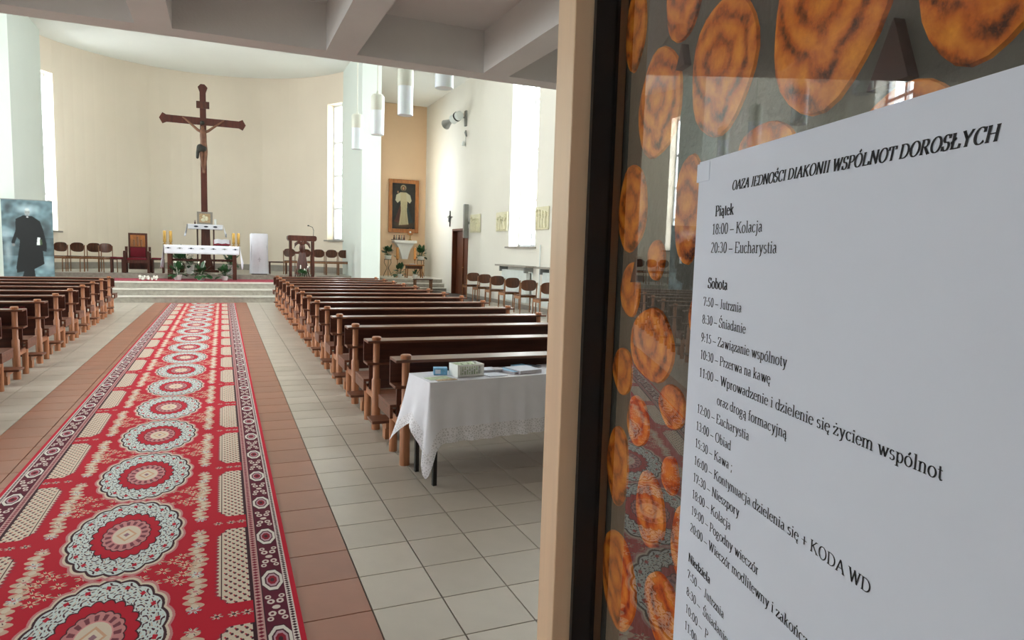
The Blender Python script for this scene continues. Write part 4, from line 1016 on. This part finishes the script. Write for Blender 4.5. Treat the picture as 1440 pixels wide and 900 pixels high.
for (x, z_, k) in ((.333, 1.713, 1.0), (.247, 1.785, .8), (.158, 1.760, .6), (.40, 1.79, .9), (.10, 1.63, .8)):
    b = B(); b.prismy([(-.010*k, -.010*k), (.010*k, -.009*k), (.001*k, .013*k)], -.003, .003); o = b.obj('dark_glass_chip', 'darkglass', panel); o.location = (x, .0105, z_)

# ---- paper notice on the glass
PW, PH = .2105, .297; PXL = SH-.327; PZT = 1.6885
nt = thing('schedule_notice', 'white paper schedule printed in Polish taped to the glass door pane', 'notice', tuple(hp), math.atan2(-dv.y, -dv.x))
nt.location.z = 0
b = B(); nseg = 12
for i in range(nseg):
    xa, xb = PXL+PW*i/nseg, PXL+PW*(i+1)/nseg
    ya = -.0012; b.box(xa, xb, ya-.0003, ya, PZT-PH, PZT)
b.obj('sheet', 'paper', nt)
B().box(PXL-.002, PXL+.012, -.0018, .004, PZT-.010, PZT-.001).obj('tape', 'paper', nt)
# ---- mini serif pen font
def Arc(cx, cy, rx, ry, a0, a1, n=12):
    return [(cx+rx*math.cos(math.radians(a0+(a1-a0)*k/n)), cy+ry*math.sin(math.radians(a0+(a1-a0)*k/n))) for k in range(n+1)]
X_, C_ = .45, .66
def st(x, y0, y1, s0=True, s1=True, w=.10):     # stem with serifs
    r = [[(x, y0), (x, y1)]]
    if s0: r.append([(x-w, y0+.012), (x+w, y0+.012)])
    if s1: r.append([(x-w, y1-.012), (x+w*(0 if s1 == 2 else 1), y1-.012)])
    return r
G = {}
def gl(ch, adv, *strokes):
    out = []
    for s in strokes: out += s if isinstance(s[0], list) else [s]
    G[ch] = (adv, out)
gl(' ', .25)
gl('0', .5, Arc(.25, .33, .17, .33, 0, 360, 20)); gl('1', .5, st(.27, 0, C_, 1, 0), [(.27, .66), (.13, .56)])
gl('2', .5, Arc(.24, .50, .15, .16, 160, -20)+[(.36, .38), (.07, .02), (.42, .02)]); gl('3', .5, Arc(.22, .51, .14, .15, 150, -80), Arc(.22, .19, .18, .18, 85, -150))
gl('5', .5, [(.40, .64), (.16, .64), (.13, .38)]+Arc(.21, .20, .18, .19, 100, -150)); gl('6', .5, Arc(.26, .20, .17, .20, 0, 360, 16), [(.09, .20), (.12, .42), (.24, .58), (.40, .66)])
gl('7', .5, [(.07, .52), (.10, .64), (.43, .64), (.20, 0)]); gl('8', .5, Arc(.25, .50, .14, .15, 0, 360, 16), Arc(.25, .18, .17, .18, 0, 360, 16)); gl('9', .5, Arc(.24, .46, .16, .20, 0, 360, 16), [(.40, .46), (.38, .26), (.26, .10), (.10, 0)])
gl(':', .26, Arc(.13, .06, .025, .025, 0, 360, 6), Arc(.13, .38, .025, .025, 0, 360, 6)); gl(';', .26, Arc(.13, .38, .025, .025, 0, 360, 6), [(.14, .06), (.10, -.12)])
gl('–', .5, [(0, .22), (.48, .22)], [(0, .235), (.48, .235)]); gl('+', .56, [(.05, .30), (.51, .30)], [(.28, .07), (.28, .53)])
gl('A', .70, [(.08, .0), (.35, .66)], [(.35, .66), (.60, 0)], [(.36, .66), (.62, 0)], [(.18, .24), (.50, .24)], [(.0, .012), (.18, .012)], [(.50, .012), (.70, .012)])
gl('B', .64, st(.14, 0, C_), [(.14, .65), (.34, .65)]+Arc(.34, .50, .16, .15, 90, -90)+[(.14, .35)], [(.34, .35)]+Arc(.36, .18, .20, .17, 90, -90)+[(.14, .01)])
gl('C', .66, Arc(.38, .33, .29, .34, 45, 320, 18), [(.58, .66), (.58, .46)]); gl('D', .72, st(.14, 0, C_), [(.14, .65), (.30, .65)]+Arc(.32, .33, .31, .32, 90, -90)+[(.14, .01)])
gl('E', .62, st(.14, 0, C_), [(.14, .65), (.52, .65), (.53, .52)], [(.14, .34), (.42, .34)], [(.14, .01), (.54, .01), (.57, .16)])
gl('H', .74, st(.15, 0, C_), st(.59, 0, C_), [(.15, .33), (.59, .33)]); gl('I', .34, st(.17, 0, C_)); gl('J', .40, [(.24, .66), (.24, .12), (.18, 0), (.06, .02)], [(.14, .65), (.34, .65)])
gl('K', .72, st(.14, 0, C_), [(.16, .30), (.54, .65)], [(.26, .40), (.60, 0)], [(.28, .40), (.62, 0)], [(.46, .65), (.66, .65)], [(.52, .01), (.72, .01)])
gl('L', .60, st(.14, 0, C_), [(.14, .01), (.54, .01), (.57, .18)]); gl('N', .74, st(.14, 0, C_), [(.12, .66), (.60, 0)], [(.15, .66), (.62, 0)], [(.60, 0), (.60, .66)], [(.52, .65), (.68, .65)])
gl('O', .72, Arc(.36, .33, .29, .34, 0, 360, 24)); gl('P', .56, st(.14, 0, C_), [(.14, .65), (.32, .65)]+Arc(.32, .48, .18, .17, 90, -90)+[(.14, .31)])
gl('R', .68, st(.14, 0, C_), [(.14, .65), (.32, .65)]+Arc(.32, .49, .17, .16, 90, -90)+[(.14, .33)], [(.30, .33), (.56, 0)], [(.32, .33), (.58, 0)], [(.54, .01), (.68, .01)])
gl('S', .54, Arc(.27, .50, .17, .16, 40, 250)+Arc(.27, .17, .18, .18, 70, -150), [(.44, .66), (.44, .50)], [(.08, .0), (.08, .18)])
gl('T', .62, st(.31, 0, C_, 1, 0), [(.05, .50), (.06, .65), (.56, .65), (.57, .50)]); gl('W', .92, [(.10, .65), (.30, 0)], [(.12, .65), (.32, 0)], [(.30, 0), (.47, .58)], [(.45, .65), (.64, 0)], [(.47, .65), (.66, 0)], [(.64, 0), (.83, .65)], [(.0, .65), (.20, .65)], [(.74, .65), (.92, .65)])
gl('Y', .70, st(.35, 0, .30, 1, 0), [(.10, .65), (.35, .30)], [(.12, .65), (.37, .30)], [(.35, .30), (.60, .65)], [(.02, .65), (.20, .65)], [(.52, .65), (.68, .65)])
gl('Z', .60, [(.08, .50), (.10, .65), (.52, .65)], [(.52, .65), (.08, .01)], [(.50, .65), (.06, .01)], [(.06, .01), (.53, .01), (.56, .16)]); gl('U', .72, [(.14, .66), (.14, .2)]+Arc(.36, .20, .22, .20, 180, 360)+[(.58, .66)], [(.05, .65), (.23, .65)], [(.50, .65), (.66, .65)])
gl('a', .44, [(.31, .06), (.31, .32)]+Arc(.21, .33, .10, .11, 0, 150), Arc(.19, .12, .12, .12, 70, 300), [(.31, .28), (.22, .24)], [(.31, .04), (.42, .03)])
gl('b', .50, st(.12, .02, .68, 0, 2), Arc(.27, .22, .16, .22, 140, -150)); gl('c', .44, Arc(.24, .22, .18, .22, 45, 320)); gl('d', .50, st(.38, 0, .68, 0, 2), Arc(.22, .22, .17, .22, 35, 325), [(.38, .02), (.48, .02)])
gl('e', .44, Arc(.23, .22, .18, .22, 10, 320), [(.06, .26), (.41, .26)]); gl('f', .33, st(.15, 0, .54, 1, 0), Arc(.25, .55, .10, .12, 180, 50), [(.03, .43), (.28, .43)])
gl('g', .5, Arc(.22, .29, .13, .15, 0, 360), Arc(.23, -.10, .18, .10, 0, 360), [(.34, .40), (.45, .42)], [(.14, .17), (.12, .06), (.30, .01)])
gl('h', .5, st(.11, 0, .68, 1, 2), [(.11, .34)]+Arc(.25, .32, .13, .13, 130, 0)+[(.38, 0)], [(.30, .012), (.46, .012)]); gl('i', .28, st(.14, 0, X_, 1, 2), Arc(.14, .60, .025, .025, 0, 360, 6)); gl('j', .28, [(.14, .45), (.14, -.10), (.08, -.20), (.0, -.18)], [(.06, .44), (.14, .44)], Arc(.14, .60, .025, .025, 0, 360, 6))
gl('k', .5, st(.11, 0, .68, 1, 2), [(.12, .20), (.36, .44)], [(.20, .28), (.40, 0)], [(.30, .44), (.44, .44)], [(.34, .012), (.49, .012)]); gl('l', .28, st(.14, 0, .68, 1, 2))
gl('m', .78, st(.11, 0, X_, 1, 2), [(.11, .34)]+Arc(.25, .32, .12, .13, 130, 0)+[(.37, 0)], [(.37, .34)]+Arc(.52, .32, .12, .13, 130, 0)+[(.64, 0)], [(.29, .012), (.45, .012)], [(.56, .012), (.74, .012)])
gl('n', .5, st(.11, 0, X_, 1, 2), [(.11, .34)]+Arc(.25, .32, .13, .13, 130, 0)+[(.38, 0)], [(.30, .012), (.47, .012)]); gl('o', .5, Arc(.25, .22, .19, .23, 0, 360, 18)); gl('p', .5, st(.12, -.2, X_, 1, 2), Arc(.27, .22, .16, .22, 140, -150))
gl('r', .35, st(.12, 0, X_, 1, 2), [(.12, .32), (.22, .43), (.32, .42)]); gl('s', .39, Arc(.20, .33, .12, .11, 40, 250, 8)+Arc(.20, .11, .13, .12, 70, -150, 8)); gl('t', .30, [(.14, .58), (.14, .08), (.20, .01), (.28, .04)], [(.03, .43), (.27, .43)])
gl('u', .5, [(.12, .45), (.12, .14)]+Arc(.23, .14, .11, .13, 180, 300), [(.37, .45), (.37, .0)], [(.04, .44), (.12, .44)], [(.29, .44), (.37, .44)], [(.37, .012), (.47, .012)])
gl('w', .72, [(.10, .44), (.25, 0)], [(.12, .44), (.27, 0)], [(.26, 0), (.37, .42)], [(.35, .44), (.50, 0)], [(.37, .44), (.52, 0)], [(.51, 0), (.65, .44)], [(.02, .44), (.18, .44)], [(.58, .44), (.72, .44)])
gl('y', .5, [(.10, .44), (.27, .02)], [(.12, .44), (.28, .0)], [(.42, .44), (.22, -.14), (.10, -.20)], [(.02, .44), (.18, .44)], [(.34, .44), (.49, .44)]); gl('z', .44, [(.05, .34), (.06, .43), (.38, .43)], [(.38, .43), (.06, .01)], [(.36, .43), (.04, .01)], [(.04, .01), (.39, .01), (.40, .12)])
ACC = {'Ś': ('S', 'a', .84), 'Ó': ('O', 'a', .84), 'ś': ('s', 'a', .62), 'ó': ('o', 'a', .62), 'ń': ('n', 'a', .62), 'ż': ('z', 'd', .60), 'Ł': ('L', 's', .33), 'ł': ('l', 's', .36), 'ą': ('a', 'o', 0), 'ę': ('e', 'o', 0)}
for k, (bs, t, y_) in ACC.items():
    adv, ss = G[bs]; ss = list(ss); c = adv/2
    if t == 'a': ss += [[(c-.02, y_-.10), (c+.08, y_+.02)], [(c-.01, y_-.10), (c+.10, y_+.02)]]
    if t == 'd': ss.append(Arc(c, y_, .025, .025, 0, 360, 6))
    if t == 's': x_ = .14; ss.append([(x_-.12, y_-.08), (x_+.16, y_+.10)]); ss.append([(x_-.12, y_-.06), (x_+.16, y_+.12)])
    if t == 'o': x_ = adv*.78; ss.append([(x_, .02), (x_-.06, -.08), (x_-.02, -.15), (x_+.06, -.14)])
    G[k] = (adv, ss)
tb_ = B()
def text(s, x, z_, em, width=None, bold=0, slant=0):
    tot = sum(G[c][0] for c in s)*em; kx = (width/tot) if width else 1
    cx = x
    for c in s:
        adv, ss = G[c]
        for pl in ss:
            for (x0, y0), (x1, y1) in zip(pl, pl[1:]):
                dx, dy = x1-x0, y1-y0; L = math.hypot(dx, dy) or 1e-6
                hw = (.017+bold*.008+(.034+bold*.026)*(abs(dy)/L)**1.6)
                nx, ny = -dy/L*hw, dx/L*hw; ex, ey = dx/L*.008, dy/L*.008
                q = [(x0+nx-ex, y0+ny-ey), (x0-nx-ex, y0-ny-ey), (x1-nx+ex, y1-ny+ey), (x1+nx+ex, y1+ny+ey)]
                tb_.add([(cx+(a+slant*b_)*em*kx, -.00165, z_+b_*em) for a, b_ in q], [(0, 1, 2, 3)])
        cx += adv*em*kx
XT = SH-.3135; EM = .0074
text('OAZA JEDNOŚCI DIAKONII WSPÓLNOT DOROSŁYCH', SH-.2905, 1.6715, .0062, .1400, 1, .22)
text('Piątek', SH-.3060, 1.6605, EM, None, .8)
sk = [('18:00 – Kolacja', 1.6520), ('20:30 – Eucharystia', 1.6432)]
for s, z_ in sk: text(s, XT+.005, z_, EM)
text('Sobota', XT+.004, 1.6262, EM, None, .8)
LNS = [('7:50 – Jutrznia', 1.6172, None, 0), ('8:30 – Śniadanie', 1.6084, None, 0), ('9:15 – Zawiązanie wspólnoty', 1.5994, None, 0), ('10:30 – Przerwa na kawę', 1.5908, None, 0),
       ('11:00 – Wprowadzenie i dzielenie się życiem wspólnot', 1.5818, .1560, 0), ('oraz drogą formacyjną', 1.5722, None, .021), ('12:00 – Eucharystia', 1.5634, None, 0), ('13:00 – Obiad', 1.5546, None, 0),
       ('15:30 – Kawa ;', 1.5458, None, 0), ('16:00 – Kontynuacja dzielenia się + KODA WD', 1.5368, .1325, 0), ('17:30 – Nieszpory', 1.5280, None, 0), ('18:00 – Kolacja', 1.5192, None, 0),
       ('19:00 – Pogodny wieczór', 1.5106, None, 0), ('20:00 – Wieczór modlitewny i zakończenie', 1.5016, None, 0), ('7:50 –  Jutrznia', 1.4768, None, 0), ('8:30 –  Śniadanie', 1.4675, None, 0), ('10:00 –  P', 1.4582, None, 0), ('11:00 –', 1.4492, None, 0)]
for s, z_, w, dx in LNS: text(s, XT+dx, z_, .00655, w)
text('Niedziela', XT, 1.4855, .0066, None, .8)
tb_.obj('printed_text', 'ink', nt)
for l in []: pass
# no lamp in the vestibule; the added unseen window lights the porch
